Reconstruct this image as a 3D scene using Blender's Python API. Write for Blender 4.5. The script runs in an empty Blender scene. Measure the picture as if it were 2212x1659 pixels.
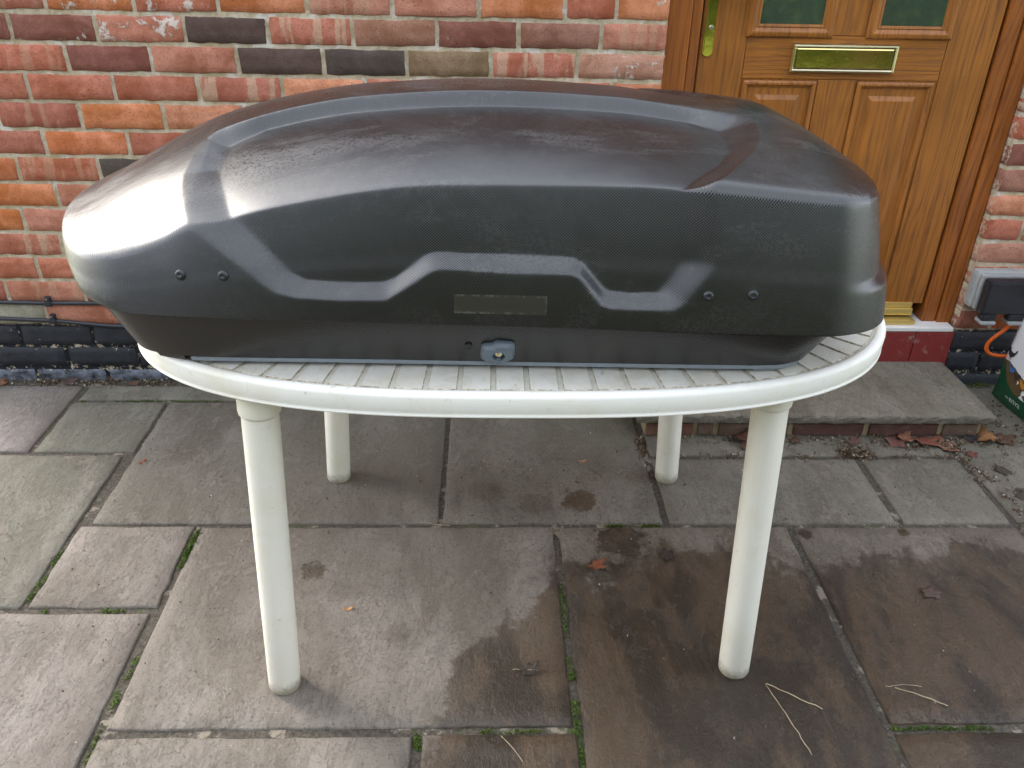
import bpy, bmesh, math, random
import numpy as np
from mathutils import Vector, Matrix, noise as mnoise
R = math.radians
scene = bpy.context.scene
col = scene.collection
rng = random.Random(7)

# ------------------------------------------------------------------ camera
F_PX, PITCH, YAW, ROLL, CAM_H, CAM_D = 1800.0, 0.51655, 0.034636, 0.021466, 1.34359, 2.38635
cp, sp = math.cos(PITCH), math.sin(PITCH)
fw = Vector((math.sin(YAW) * cp, math.cos(YAW) * cp, -sp))
rt = Vector((math.cos(YAW), -math.sin(YAW), 0)); up = rt.cross(fw)
r2 = math.cos(ROLL) * rt + math.sin(ROLL) * up
u2 = -math.sin(ROLL) * rt + math.cos(ROLL) * up
cam_data = bpy.data.cameras.new('camera')
cam_data.sensor_width = 36.0
cam_data.lens = F_PX / 2212.0 * 36.0
cam_data.clip_start = 0.05; cam_data.clip_end = 500
cam = bpy.data.objects.new('camera', cam_data); col.objects.link(cam)
M = Matrix((r2, u2, -fw)).transposed().to_4x4(); M.translation = Vector((0, -CAM_D, CAM_H))
cam.matrix_world = M
scene.camera = cam

# ------------------------------------------------------------------ sky, sun, exposure
SUN_EL, SUN_AZ = 31.0, -55.0            # azimuth measured from +Y towards +X
world = bpy.data.worlds.new('World'); scene.world = world; world.use_nodes = True
wn = world.node_tree; wn.nodes.clear()
sky = wn.nodes.new('ShaderNodeTexSky'); sky.sky_type = 'NISHITA'; sky.sun_disc = False
sky.sun_elevation = R(SUN_EL); sky.sun_rotation = R(SUN_AZ)
sky.air_density = 1.0; sky.dust_density = 2.0; sky.ozone_density = 1.0
hsv = wn.nodes.new('ShaderNodeHueSaturation'); hsv.inputs['Saturation'].default_value = 0.40
bg = wn.nodes.new('ShaderNodeBackground'); bg.inputs[1].default_value = 0.15
wo = wn.nodes.new('ShaderNodeOutputWorld')
veil = wn.nodes.new('ShaderNodeMix'); veil.data_type = 'RGBA'; veil.blend_type = 'ADD'; veil.inputs[0].default_value = 1.0
veil.inputs[7].default_value = (1.88, 1.98, 2.16, 1)          # thin even cloud veil over the whole sky
wn.links.new(sky.outputs[0], hsv.inputs['Color']); wn.links.new(hsv.outputs[0], veil.inputs[6]); wn.links.new(veil.outputs[2], bg.inputs[0]); wn.links.new(bg.outputs[0], wo.inputs[0])
sun_data = bpy.data.lights.new('sun', 'SUN'); sun_data.energy = 0.7; sun_data.angle = R(18); sun_data.color = (1.0, 0.93, 0.82)
sun = bpy.data.objects.new('sun', sun_data); col.objects.link(sun)
sd = Vector((math.sin(R(SUN_AZ)) * math.cos(R(SUN_EL)), math.cos(R(SUN_AZ)) * math.cos(R(SUN_EL)), math.sin(R(SUN_EL))))
sun.rotation_euler = sd.to_track_quat('Z', 'Y').to_euler()
sun.location = (-3, 2, 6)
vs = scene.view_settings
vs.view_transform = 'Standard'; vs.look = 'None'; vs.gamma = 1.0; vs.use_curve_mapping = False
vs.exposure = 1.84
cy = scene.cycles
cy.max_bounces = 6; cy.diffuse_bounces = 3; cy.glossy_bounces = 3; cy.transmission_bounces = 2; cy.transparent_max_bounces = 4
cy.use_adaptive_sampling = True; cy.adaptive_threshold = 0.02

# ------------------------------------------------------------------ helpers
def tag(o, label=None, cat=None, group=None, kind=None):
    if label: o['label'] = label
    if cat: o['category'] = cat
    if group: o['group'] = group
    if kind: o['kind'] = kind
    return o
def empty(name, loc=(0, 0, 0), label=None, cat=None, group=None):
    o = bpy.data.objects.new(name, None); col.objects.link(o); o.location = loc
    o.empty_display_size = 0.1
    return tag(o, label, cat, group)
def link(name, mesh, mat=None, parent=None, smooth=False):
    o = bpy.data.objects.new(name, mesh); col.objects.link(o)
    if mat is not None:
        for m in (mat if isinstance(mat, (list, tuple)) else [mat]): mesh.materials.append(m)
    if smooth:
        mesh.polygons.foreach_set('use_smooth', [True] * len(mesh.polygons))
    if parent:
        o.parent = parent
        # parents sit unrotated at their own location: keep coordinates in world space
        off = Vector((0, 0, 0)); q = parent
        while q: off += q.location; q = q.parent
        o.location = -off
    return o
class MB:
    def __init__(s): s.v = []; s.f = []; s.m = []
    def add(s, verts, faces, mi=0):
        b = len(s.v); s.v += [tuple(x) for x in verts]
        s.f += [tuple(i + b for i in f) for f in faces]; s.m += [mi] * len(faces); return s
    def box(s, x0, x1, y0, y1, z0, z1, bev=0.0, mi=0):
        if bev <= 0:
            v = [(x, y, z) for x in (x0, x1) for y in (y0, y1) for z in (z0, z1)]
            return s.add(v, [(0, 1, 3, 2), (4, 6, 7, 5), (0, 4, 5, 1), (2, 3, 7, 6), (0, 2, 6, 4), (1, 5, 7, 3)], mi)
        bm = bmesh.new(); bmesh.ops.create_cube(bm, size=1)
        bmesh.ops.scale(bm, vec=(x1 - x0, y1 - y0, z1 - z0), verts=bm.verts)
        bmesh.ops.translate(bm, vec=((x0 + x1) / 2, (y0 + y1) / 2, (z0 + z1) / 2), verts=bm.verts)
        bmesh.ops.bevel(bm, geom=bm.edges[:], offset=bev, segments=2, affect='EDGES', profile=0.6)
        bm.verts.index_update()
        s.add([v.co for v in bm.verts], [[v.index for v in f.verts] for f in bm.faces], mi); bm.free(); return s
    def lathe(s, prof, n, mat4=None, mi=0, cap=True):
        # prof: list of (radius, height) along local Z
        V = []; Fc = []
        for r, h in prof:
            for k in range(n):
                a = 2 * math.pi * k / n; V.append(Vector((r * math.cos(a), r * math.sin(a), h)))
        for i in range(len(prof) - 1):
            for k in range(n):
                k2 = (k + 1) % n; Fc.append((i * n + k, i * n + k2, (i + 1) * n + k2, (i + 1) * n + k))
        if cap:
            Fc.append(tuple(range(n - 1, -1, -1))); Fc.append(tuple(range((len(prof) - 1) * n, len(prof) * n)))
        if mat4 is not None: V = [mat4 @ v for v in V]
        return s.add(V, Fc, mi)
    def tube(s, pts, rad, n=8, mi=0):
        pts = [Vector(p) for p in pts]; V = []; Fc = []
        ref = Vector((0, 0, 1))
        for i, p in enumerate(pts):
            t = (pts[min(i + 1, len(pts) - 1)] - pts[max(i - 1, 0)]).normalized()
            a = t.cross(ref)
            if a.length < 1e-3: a = t.cross(Vector((1, 0, 0)))
            a.normalize(); b = t.cross(a)
            r = rad[i] if isinstance(rad, (list, tuple)) else rad
            for k in range(n):
                an = 2 * math.pi * k / n; V.append(p + a * (r * math.cos(an)) + b * (r * math.sin(an)))
        for i in range(len(pts) - 1):
            for k in range(n):
                k2 = (k + 1) % n; Fc.append((i * n + k, (i + 1) * n + k, (i + 1) * n + k2, i * n + k2))
        Fc.append(tuple(range(n))); Fc.append(tuple(range(len(pts) * n - 1, (len(pts) - 1) * n - 1, -1)))
        return s.add(V, Fc, mi)
    def prism(s, poly, a, b, axis='Z', mi=0):
        n = len(poly)
        def P3(p, h):
            return (p[0], p[1], h) if axis == 'Z' else ((p[0], h, p[1]) if axis == 'Y' else (h, p[0], p[1]))
        V = [P3(p, a) for p in poly] + [P3(p, b) for p in poly]
        Fc = [tuple(range(n - 1, -1, -1)), tuple(range(n, 2 * n))] + [(i, (i + 1) % n, n + (i + 1) % n, n + i) for i in range(n)]
        return s.add(V, Fc, mi)
    def mesh(s, name, fix=True):
        me = bpy.data.meshes.new(name); me.from_pydata(s.v, [], s.f)
        me.polygons.foreach_set('material_index', s.m)
        if fix:
            bm = bmesh.new(); bm.from_mesh(me); bmesh.ops.recalc_face_normals(bm, faces=bm.faces); bm.to_mesh(me); bm.free()
        me.update(); return me
    def build(s, name, mat, parent=None, smooth=False, fix=True):
        return link(name, s.mesh(name, fix), mat, parent, smooth)
def set_smooth_angle(o, deg):
    bm = bmesh.new(); bm.from_mesh(o.data)
    for e in bm.edges:
        e.smooth = not (len(e.link_faces) == 2 and e.calc_face_angle(0) > R(deg))
    for f in bm.faces: f.smooth = True
    bm.to_mesh(o.data); bm.free()

class NT:
    """small node-tree builder"""
    def __init__(s, name):
        s.mat = bpy.data.materials.new(name); s.mat.use_nodes = True; s.t = s.mat.node_tree
        s.b = s.t.nodes['Principled BSDF']; s.out = s.t.nodes['Material Output']
    def n(s, typ, **kw):
        x = s.t.nodes.new(typ)
        for k, v in kw.items():
            if k.startswith('i_'):
                key = k[2:]; key = int(key) if key.isdigit() else key.replace('_', ' ')
                s.set(x.inputs[key], v)
            else: setattr(x, k, v)
        return x
    def set(s, sock, v):
        if isinstance(v, bpy.types.NodeSocket): s.t.links.new(v, sock)
        elif isinstance(v, bpy.types.Node): s.t.links.new(v.outputs[0], sock)
        else:
            if sock.type == 'RGBA' and len(v) == 3: v = (*v, 1)
            sock.default_value = v
    def P(s, key, v): s.set(s.b.inputs[key], v)
    def math(s, op, a, b=0.0, c=0.0, clamp=False):
        x = s.n('ShaderNodeMath', operation=op, use_clamp=clamp); s.set(x.inputs[0], a); s.set(x.inputs[1], b); s.set(x.inputs[2], c); return x.outputs[0]
    def mix(s, f, a, b, mode='MIX'):
        x = s.n('ShaderNodeMix', data_type='RGBA', blend_type=mode); s.set(x.inputs[0], f); s.set(x.inputs[6], a); s.set(x.inputs[7], b); return x.outputs[2]
    def noise(s, vec, scale, detail=4, rough=0.6, dist=0.0, w=None):
        x = s.n('ShaderNodeTexNoise'); s.set(x.inputs['Scale'], scale); s.set(x.inputs['Detail'], detail); s.set(x.inputs['Roughness'], rough); s.set(x.inputs['Distortion'], dist)
        if vec is not None: s.set(x.inputs['Vector'], vec)
        return x.outputs[0]
    def ramp(s, f, stops, interp='LINEAR'):
        x = s.n('ShaderNodeValToRGB'); s.set(x.inputs[0], f); cr = x.color_ramp; cr.interpolation = interp
        while len(cr.elements) < len(stops): cr.elements.new(0.5)
        for e, (p, c) in zip(cr.elements, stops):
            e.position = p; e.color = (*c, 1) if len(c) == 3 else c
        return x.outputs[0]
    def step(s, f, a, b):
        x = s.n('ShaderNodeMapRange', interpolation_type='SMOOTHSTEP'); s.set(x.inputs[0], f); s.set(x.inputs[1], a); s.set(x.inputs[2], b); return x.outputs[0]
    def mapping(s, vec, scale=(1, 1, 1), loc=(0, 0, 0), rot=(0, 0, 0)):
        x = s.n('ShaderNodeMapping'); s.set(x.inputs[0], vec); s.set(x.inputs[1], loc); s.set(x.inputs[2], rot); s.set(x.inputs[3], scale); return x.outputs[0]
    def coord(s, which): return s.n('ShaderNodeTexCoord').outputs[which]
    def pos(s): return s.n('ShaderNodeNewGeometry').outputs['Position']
    def sep(s, v):
        x = s.n('ShaderNodeSeparateXYZ'); s.set(x.inputs[0], v); return x.outputs
    def bump(s, h, strength=0.5, dist=0.002, normal=None):
        x = s.n('ShaderNodeBump'); s.set(x.inputs['Strength'], strength); s.set(x.inputs['Distance'], dist); s.set(x.inputs['Height'], h)
        if normal is not None: s.set(x.inputs['Normal'], normal)
        s.set(s.b.inputs['Normal'], x.outputs[0]); return x.outputs[0]
    def vadd(s, a, b):
        x = s.n('ShaderNodeVectorMath', operation='ADD'); s.set(x.inputs[0], a); s.set(x.inputs[1], b); return x.outputs[0]
def simple(name, c, rough=0.5, metal=0.0, var=0.15, scale=30, bump=0.0):
    t = NT(name); p = t.pos(); nz = t.noise(p, scale, 5)
    t.P('Base Color', t.mix(t.math('MULTIPLY', nz, 1.0), [x * (1 - var) for x in c], [min(1, x * (1 + var)) for x in c]))
    t.P('Roughness', rough); t.P('Metallic', metal)
    if bump: t.bump(t.noise(p, scale * 6, 4), bump, 0.002)
    return t.mat

# ------------------------------------------------------------------ materials
def mat_brick(painted=False):
    t = NT('painted_brick' if painted else 'brick_clay')
    oi = t.n('ShaderNodeObjectInfo'); gen = t.coord('Generated'); p = t.pos()
    off = t.n('ShaderNodeCombineXYZ'); t.set(off.inputs[0], t.math('MULTIPLY', oi.outputs['Random'], 37.0)); t.set(off.inputs[2], t.math('MULTIPLY', oi.outputs['Random'], 91.0))
    q = t.vadd(p, off.outputs[0])
    n1 = t.noise(q, 9, 6, 0.65, 0.4); n2 = t.noise(q, 45, 6, 0.7); n3 = t.noise(q, 260, 3, 0.7)
    c = oi.outputs['Color']
    hs = t.n('ShaderNodeHueSaturation'); t.set(hs.inputs['Color'], c); t.set(hs.inputs['Value'], 0.74); t.set(hs.inputs['Saturation'], 1.0)
    hl = t.n('ShaderNodeHueSaturation'); t.set(hl.inputs['Color'], c); t.set(hl.inputs['Value'], 1.22); t.set(hl.inputs['Saturation'], 0.86)
    c1 = t.mix(t.step(n1, 0.34, 0.66), hs.outputs[0], hl.outputs[0])
    c1 = t.mix(t.math('MULTIPLY', t.step(n2, 0.58, 0.40), 0.30), c1, hs.outputs[0]); c1 = t.mix(t.math('MULTIPLY', t.step(n2, 0.52, 0.72), 0.35), c1, hl.outputs[0])
    # pale burnt stripes across some bricks
    at = t.n('ShaderNodeAttribute', attribute_type='OBJECT', attribute_name='stripe')
    sx = t.sep(q)[0]
    wav = t.noise(t.mapping(q, (1, 0.2, 0.12)), 30, 2, .5, .25)
    sm = t.math('MULTIPLY', t.step(t.math('ADD', wav, t.math('MULTIPLY', t.math('SUBTRACT', n2, .5), 0.12)), 0.50, 0.57), at.outputs['Fac'])
    c1 = t.mix(t.math('MULTIPLY', sm, 0.75), c1, (0.50, 0.33, 0.22))
    # dark pits and small pale flecks
    c1 = t.mix(t.math('MULTIPLY', t.step(n3, 0.58, 0.66), 0.75), c1, (0.05, 0.03, 0.025))
    n4 = t.noise(q, 130, 3, 0.7, 0.5)
    c1 = t.mix(t.math('MULTIPLY', t.step(n4, 0.68, 0.73), 0.45), c1, (0.62, 0.56, 0.48))
    # lime bloom / old mortar patches, amount in object alpha
    nw = t.noise(q, 16, 8, 0.72, 0.3); thr = t.math('SUBTRACT', 0.80, t.math('MULTIPLY', oi.outputs['Alpha'], 0.40))
    wm = t.step(t.math('SUBTRACT', nw, thr), -0.005, 0.045)
    c1 = t.mix(t.math('MULTIPLY', wm, 0.85), c1, (0.66, 0.60, 0.53))
    # mortar smeared over ragged arrises
    g = t.sep(gen); ex = t.math('ABSOLUTE', t.math('SUBTRACT', g[0], 0.5)); ez = t.math('ABSOLUTE', t.math('SUBTRACT', g[2], 0.5))
    dx = t.math('MULTIPLY', t.math('SUBTRACT', 0.5, ex), 0.215); dz = t.math('MULTIPLY', t.math('SUBTRACT', 0.5, ez), 0.065)
    ed = t.math('MINIMUM', dx, dz); ne = t.noise(q, 75, 5, 0.7)
    em = t.step(t.math('SUBTRACT', t.math('ADD', ed, t.math('MULTIPLY', ne, -0.0110)), -0.0054), 0.0010, -0.0010)
    c1 = t.mix(t.math('MULTIPLY', em, 0.9), c1, (0.52, 0.44, 0.32))
    if painted:
        pk = t.step(t.math('ADD', t.noise(q, 38, 7, 0.75), t.math('MULTIPLY', t.step(ed, 0.012, 0.0), 0.035)), 0.635, 0.665)
        dk = t.mix(t.noise(q, 60, 5), (0.010, 0.011, 0.014), (0.030, 0.033, 0.040))
        dk = t.mix(t.math('MULTIPLY', oi.outputs['Alpha'], t.step(t.noise(q, 22, 6, 0.7), 0.35, 0.62)), dk, (0.17, 0.19, 0.23))
        c1 = t.mix(pk, dk, (0.50, 0.46, 0.36))
        # damp green at the very bottom
    t.P('Base Color', c1); t.P('Roughness', 0.62 if painted else 0.88); t.P('Specular IOR Level', 0.35)
    h = t.math('ADD', t.math('MULTIPLY', n2, 0.5), t.math('ADD', t.math('MULTIPLY', n3, 0.35), t.math('MULTIPLY', wm, 0.25)))
    t.bump(h, 0.9, 0.005)
    return t.mat
def mat_brick_mass():
    t = NT('brickwork_mass'); g = t.n('ShaderNodeNewGeometry'); p = g.outputs['Position']; rnd = g.outputs['Random Per Island']
    c = t.ramp(rnd, [(0.0, (0.33, 0.10, 0.055)), (0.25, (0.40, 0.135, 0.075)), (0.45, (0.50, 0.18, 0.075)), (0.62, (0.27, 0.085, 0.055)), (0.75, (0.09, 0.055, 0.05)), (0.85, (0.42, 0.17, 0.11)), (1, (0.36, 0.13, 0.08))], 'CONSTANT')
    n2 = t.noise(p, 40, 6, .7)
    c = t.mix(t.step(n2, .3, .75), t.mix(0.35, c, (0.05, 0.02, 0.02)), c)
    t.P('Base Color', c); t.P('Roughness', 0.9); t.bump(n2, 0.5, 0.004); return t.mat
def mat_mortar():
    t = NT('lime_mortar'); p = t.pos(); a = t.noise(p, 30, 7, .75); b = t.noise(p, 180, 4, .7)
    c = t.mix(t.step(a, .35, .65), (0.40, 0.325, 0.200), (0.60, 0.525, 0.405))
    c = t.mix(t.math('MULTIPLY', t.step(t.noise(p, 14, 6, .7), .55, .62), .7), c, (0.70, 0.67, 0.62))
    c = t.mix(t.math('MULTIPLY', t.step(b, .6, .7), .5), c, (0.20, 0.16, 0.11))
    z = t.sep(p)[2]
    pl = t.step(t.math('ADD', z, t.math('MULTIPLY', t.noise(p, 45, 5, .7), 0.02)), 0.212, 0.200)
    crack = t.step(t.noise(p, 42, 7, .78), .545, .575)
    c = t.mix(t.math('MULTIPLY', pl, t.math('SUBTRACT', 1.0, crack)), c, (0.020, 0.022, 0.027))
    t.P('Base Color', c); t.P('Roughness', 0.95); t.P('Specular IOR Level', .2)
    t.bump(t.math('ADD', a, t.math('MULTIPLY', b, .6)), 0.8, 0.005); return t.mat
def mat_wood(axis='Z', base=(0.325, 0.118, 0.021), dark=(0.130, 0.044, 0.008), name='oak_door'):
    t = NT(name); p = t.pos(); oi = t.n('ShaderNodeObjectInfo')
    off = t.n('ShaderNodeCombineXYZ'); t.set(off.inputs[0], t.math('MULTIPLY', oi.outputs['Random'], 13.0)); t.set(off.inputs[1], t.math('MULTIPLY', oi.outputs['Random'], 7.0))
    q = t.vadd(p, off.outputs[0])
    s1 = {'Z': (1, 1, 0.10), 'X': (0.10, 1, 1)}[axis]
    m1 = t.mapping(q, s1); warp = t.noise(m1, 11, 3, .5)
    m2 = t.mapping(q, {'Z': (1, 1, 0.035), 'X': (0.035, 1, 1)}[axis])
    ax = 0 if axis == 'Z' else 2
    ring = t.math('SINE', t.math('ADD', t.math('MULTIPLY', t.sep(q)[ax], 330.0), t.math('MULTIPLY', warp, 55.0)))
    fine = t.noise(m2, 420, 3, .65); fib = t.noise(m2, 130, 4, .7, .3)
    g = t.math('ADD', t.math('MULTIPLY', t.step(ring, -0.1, 0.95), 0.55), t.math('MULTIPLY', t.step(fib, .45, .68), .6))
    g = t.math('MULTIPLY', g, t.math('ADD', 0.45, t.math('MULTIPLY', t.step(fine, .35, .6), .55)), clamp=True)
    c = t.mix(t.step(t.noise(q, 5, 3), .3, .7), [x * 0.86 for x in base], [x * 1.14 for x in base])
    c = t.mix(t.math('MULTIPLY', g, .92), c, dark)
    c = t.mix(t.math('MULTIPLY', t.step(t.noise(q, 160, 2, .6), .74, .77), .5), c, (.5, .42, .33))
    t.P('Base Color', c); t.P('Roughness', t.math('ADD', 0.36, t.math('MULTIPLY', g, .2))); t.P('Specular IOR Level', .45)
    t.bump(t.math('SUBTRACT', 1.0, g), 0.35, 0.0012); return t.mat
def mat_brass():
    t = NT('worn_brass'); p = t.pos(); sp_ = t.step(t.noise(p, 130, 5, .75, .4), .64, .70)
    c = t.mix(sp_, (0.72, 0.57, 0.24), (0.62, 0.60, 0.44))
    t.P('Base Color', c); t.P('Metallic', 1.0); t.P('Roughness', t.math('ADD', .10, t.math('MULTIPLY', sp_, .35)))
    t.bump(t.noise(p, 24, 3, .6), .12, .002); return t.mat
def mat_slab():
    t = NT('sandstone_paving'); p = t.pos(); oi = t.n('ShaderNodeObjectInfo'); s = t.sep(p); X, Y = s[0], s[1]
    off = t.n('ShaderNodeCombineXYZ'); t.set(off.inputs[0], t.math('MULTIPLY', oi.outputs['Random'], 17.0)); t.set(off.inputs[1], t.math('MULTIPLY', oi.outputs['Random'], 23.0))
    q = t.vadd(p, off.outputs[0])
    rv = t.mapping(q, (1.0, 0.45, 1), rot=(0, 0, R(28)))
    a = t.noise(rv, 5.5, 7, .66, .6); b = t.noise(rv, 28, 7, .72, .2); c3 = t.noise(q, 150, 4, .7); d = t.noise(q, 2.2, 4, .6)
    col_ = oi.outputs['Color']
    lo = t.n('ShaderNodeHueSaturation'); t.set(lo.inputs['Color'], col_); t.set(lo.inputs['Value'], .72); t.set(lo.inputs['Saturation'], 1.15)
    hi = t.n('ShaderNodeHueSaturation'); t.set(hi.inputs['Color'], col_); t.set(hi.inputs['Value'], 1.20); t.set(hi.inputs['Saturation'], .85)
    c = t.mix(t.step(a, .36, .64), lo.outputs[0], hi.outputs[0])
    c = t.mix(t.math('MULTIPLY', t.step(b, .45, .75), .45), c, col_)
    st = t.noise(t.mapping(q, (1.0, 0.16, 1), rot=(0, 0, R(-52))), 60, 5, .72, .3)
    c = t.mix(t.math('MULTIPLY', t.step(st, .52, .70), .20), c, (0.235, 0.205, 0.180)); c = t.mix(t.math('MULTIPLY', t.step(st, .46, .30), .22), c, (0.075, 0.062, 0.050))
    mt = t.noise(q, 62, 7, .78, .2)
    c = t.mix(t.math('MULTIPLY', t.step(mt, .52, .66), .42), c, (0.225, 0.198, 0.170)); c = t.mix(t.math('MULTIPLY', t.step(mt, .47, .33), .50), c, (0.070, 0.058, 0.046))
    fk = t.noise(t.mapping(q, (1.0, .55, 1), rot=(0, 0, R(33))), 13, 9, .78, .35); fkm = t.step(fk, .525, .555); fkd = t.step(fk, .44, .41)
    c = t.mix(t.math('MULTIPLY', fkm, .26), c, (0.255, 0.215, 0.178)); c = t.mix(t.math('MULTIPLY', fkd, .30), c, (0.085, 0.070, 0.056))
    # greenish-buff drift and pinkish drift
    c = t.mix(t.math('MULTIPLY', t.step(d, .42, .62), .55), c, t.mix(t.step(Y, -0.75, -0.35), (0.142, 0.122, 0.098), (0.134, 0.128, 0.094)))
    c = t.mix(t.math('MULTIPLY', t.step(c3, .55, .66), .60), c, (0.06, 0.05, 0.042))
    c = t.mix(t.math('MULTIPLY', t.step(t.noise(q, 170, 2, .6), .70, .735), .6), c, (0.40, 0.37, 0.33))
    # wet area after washing: world-placed, ragged
    w1 = t.noise(t.mapping(p, (1.0, 0.5, 1), rot=(0, 0, R(-40))), 3.6, 7, .66, .5); w2 = t.noise(p, 26, 6, .75)
    xb = t.math('ADD', 0.14, t.math('MULTIPLY', t.math('ADD', Y, 0.88), 0.62))
    fx = t.math('SUBTRACT', X, xb)
    fy = t.math('SUBTRACT', -0.845, Y)
    fxy = t.math('MINIMUM', fx, fy)
    jit = t.math('ADD', t.math('MULTIPLY', t.math('SUBTRACT', w1, .5), .55), t.math('MULTIPLY', t.math('SUBTRACT', w2, .5), .16))
    wet = t.math('ADD', t.math('MULTIPLY', t.step(t.math('ADD', fxy, jit), -0.005, 0.030), .72), t.math('MULTIPLY', t.step(t.math('ADD', fxy, jit), -0.10, 0.20), .28))
    # splashes
    bn = t.math('SUBTRACT', t.noise(p, 38, 5, .75), .5)
    def blob(cx, cy, r, j=.9, e=1.0):
        dx = t.math('SUBTRACT', X, cx); dy = t.math('MULTIPLY', t.math('SUBTRACT', Y, cy), e)
        dist = t.math('SQRT', t.math('ADD', t.math('MULTIPLY', dx, dx), t.math('MULTIPLY', dy, dy)))
        nn = t.math('MULTIPLY', bn, r * 2.2 * j)
        return t.step(t.math('ADD', dist, nn), r, r * .72)
    for bb in ((0.242, -0.640, .050), (-0.405, -0.905, .030, 1.3), (0.0, -0.60, .055, 1.6), (0.13, -0.66, .05, 1.8), (0.80, -0.775, .02), (1.05, -0.77, .018), (1.45, -0.62, .035), (1.52, -0.70, .03), (1.42, -0.80, .025), (-0.19, -1.10, .03, 1.6), (0.33, -0.80, .07, 1.4)):
        wet = t.math('MAXIMUM', wet, t.math('MULTIPLY', blob(*bb), .9 if (bb[0] > .15 or bb[0] < -.3) else .38))
    # fine spatter round the splash
    sx = t.math('SUBTRACT', X, 0.22); sy = t.math('SUBTRACT', Y, -0.66)
    rad = t.step(t.math('ADD', t.math('MULTIPLY', sx, sx), t.math('MULTIPLY', sy, sy)), 0.16, 0.01)
    wet = t.math('MAXIMUM', wet, t.math('MULTIPLY', rad, t.math('MULTIPLY', t.step(t.noise(p, 95, 3, .6), .60, .64), .85)))
    wc = t.mix(t.step(t.math('ADD', t.math('MULTIPLY', a, .6), t.math('MULTIPLY', fk, .4)), .455, .535), t.mix(1.0, c, (0.27, 0.24, 0.21), 'MULTIPLY'), t.mix(1.0, c, (0.44, 0.35, 0.265), 'MULTIPLY'))
    c = t.mix(wet, c, wc)
    t.P('Base Color', c)
    t.P('Roughness', t.math('SUBTRACT', .86, t.math('MULTIPLY', wet, t.math('ADD', .38, t.math('MULTIPLY', w2, .32)))))
    t.P('Specular IOR Level', .4)
    h = t.math('ADD', t.math('MULTIPLY', a, 1.0), t.math('ADD', t.math('MULTIPLY', b, .6), t.math('ADD', t.math('MULTIPLY', t.math('ADD', st, t.math('MULTIPLY', mt, 1.6)), .28), t.math('ADD', t.math('MULTIPLY', c3, .28), t.math('MULTIPLY', fkm, .22)))))
    t.bump(h, .8, .007); return t.mat
def mat_joint():
    t = NT('joint_soil'); p = t.pos(); a = t.noise(p, 14, 6, .7); b = t.noise(p, 130, 5, .75)
    c = t.mix(t.step(b, .35, .7), (0.045, 0.037, 0.028), (0.13, 0.11, 0.085))
    c = t.mix(t.math('MULTIPLY', t.step(a, .56, .62), .8), c, (0.30, 0.26, 0.20))
    c = t.mix(t.math('MULTIPLY', t.step(t.noise(p, 9, 5, .7), .56, .66), .45), c, (0.06, 0.085, 0.02))
    t.P('Base Color', c); t.P('Roughness', .95); t.bump(b, 1.0, .006); return t.mat
def mat_plastic_white(name, c, dirt):
    t = NT(name); p = t.pos(); a = t.noise(p, 9, 6, .7, .3); b = t.noise(p, 60, 6, .78, .5)
    st = t.noise(t.mapping(p, (1, 1, 0.25), rot=(.3, .2, .7)), 70, 4, .8, 1.2)
    cc = t.mix(t.math('MULTIPLY', t.step(a, .45, .72), dirt), c, [c[0] * .90, c[1] * .86, c[2] * .74])
    cc = t.mix(t.math('MULTIPLY', t.step(b, .62, .68), dirt * .9), cc, (0.33, 0.27, 0.17))
    cc = t.mix(t.math('MULTIPLY', t.step(st, .66, .70), dirt * .5), cc, (0.42, 0.37, 0.28))
    zz = t.sep(p)[2]; gm = t.math('MULTIPLY', t.step(t.math('ADD', zz, t.math('MULTIPLY', b, -.05)), .012, -.022), .8)
    cc = t.mix(gm, cc, (0.22, 0.18, 0.11))
    t.P('Base Color', cc); t.P('Roughness', .42); t.P('Specular IOR Level', .45)
    t.bump(t.math('ADD', t.math('MULTIPLY', b, .6), t.noise(p, 260, 3)), .18, .0012); return t.mat
def mat_table_tile():
    t = NT('table_tile_plastic'); p = t.pos(); v = t.n('ShaderNodeTexVoronoi', feature='DISTANCE_TO_EDGE'); t.set(v.inputs['Scale'], 34); t.set(v.inputs['Vector'], t.vadd(p, t.n('ShaderNodeTexNoise', i_Scale=20.0).outputs[1]))
    a = t.noise(p, 26, 6, .75, .6); b = t.noise(t.mapping(p, (1, .3, 1), rot=(0, 0, .6)), 90, 4, .8, 1.5)
    cr = t.step(v.outputs[0], .018, .0)
    cc = t.mix(t.step(a, .40, .7), (0.70, 0.68, 0.61), (0.60, 0.565, 0.46))
    cc = t.mix(t.math('MULTIPLY', cr, .40), cc, (0.20, 0.16, 0.10))
    cc = t.mix(t.math('MULTIPLY', t.step(b, .62, .67), .40), cc, (0.17, 0.14, 0.10))
    t.P('Base Color', cc); t.P('Roughness', .48); t.bump(t.math('SUBTRACT', a, t.math('MULTIPLY', cr, .6)), .45, .0016); return t.mat
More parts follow.
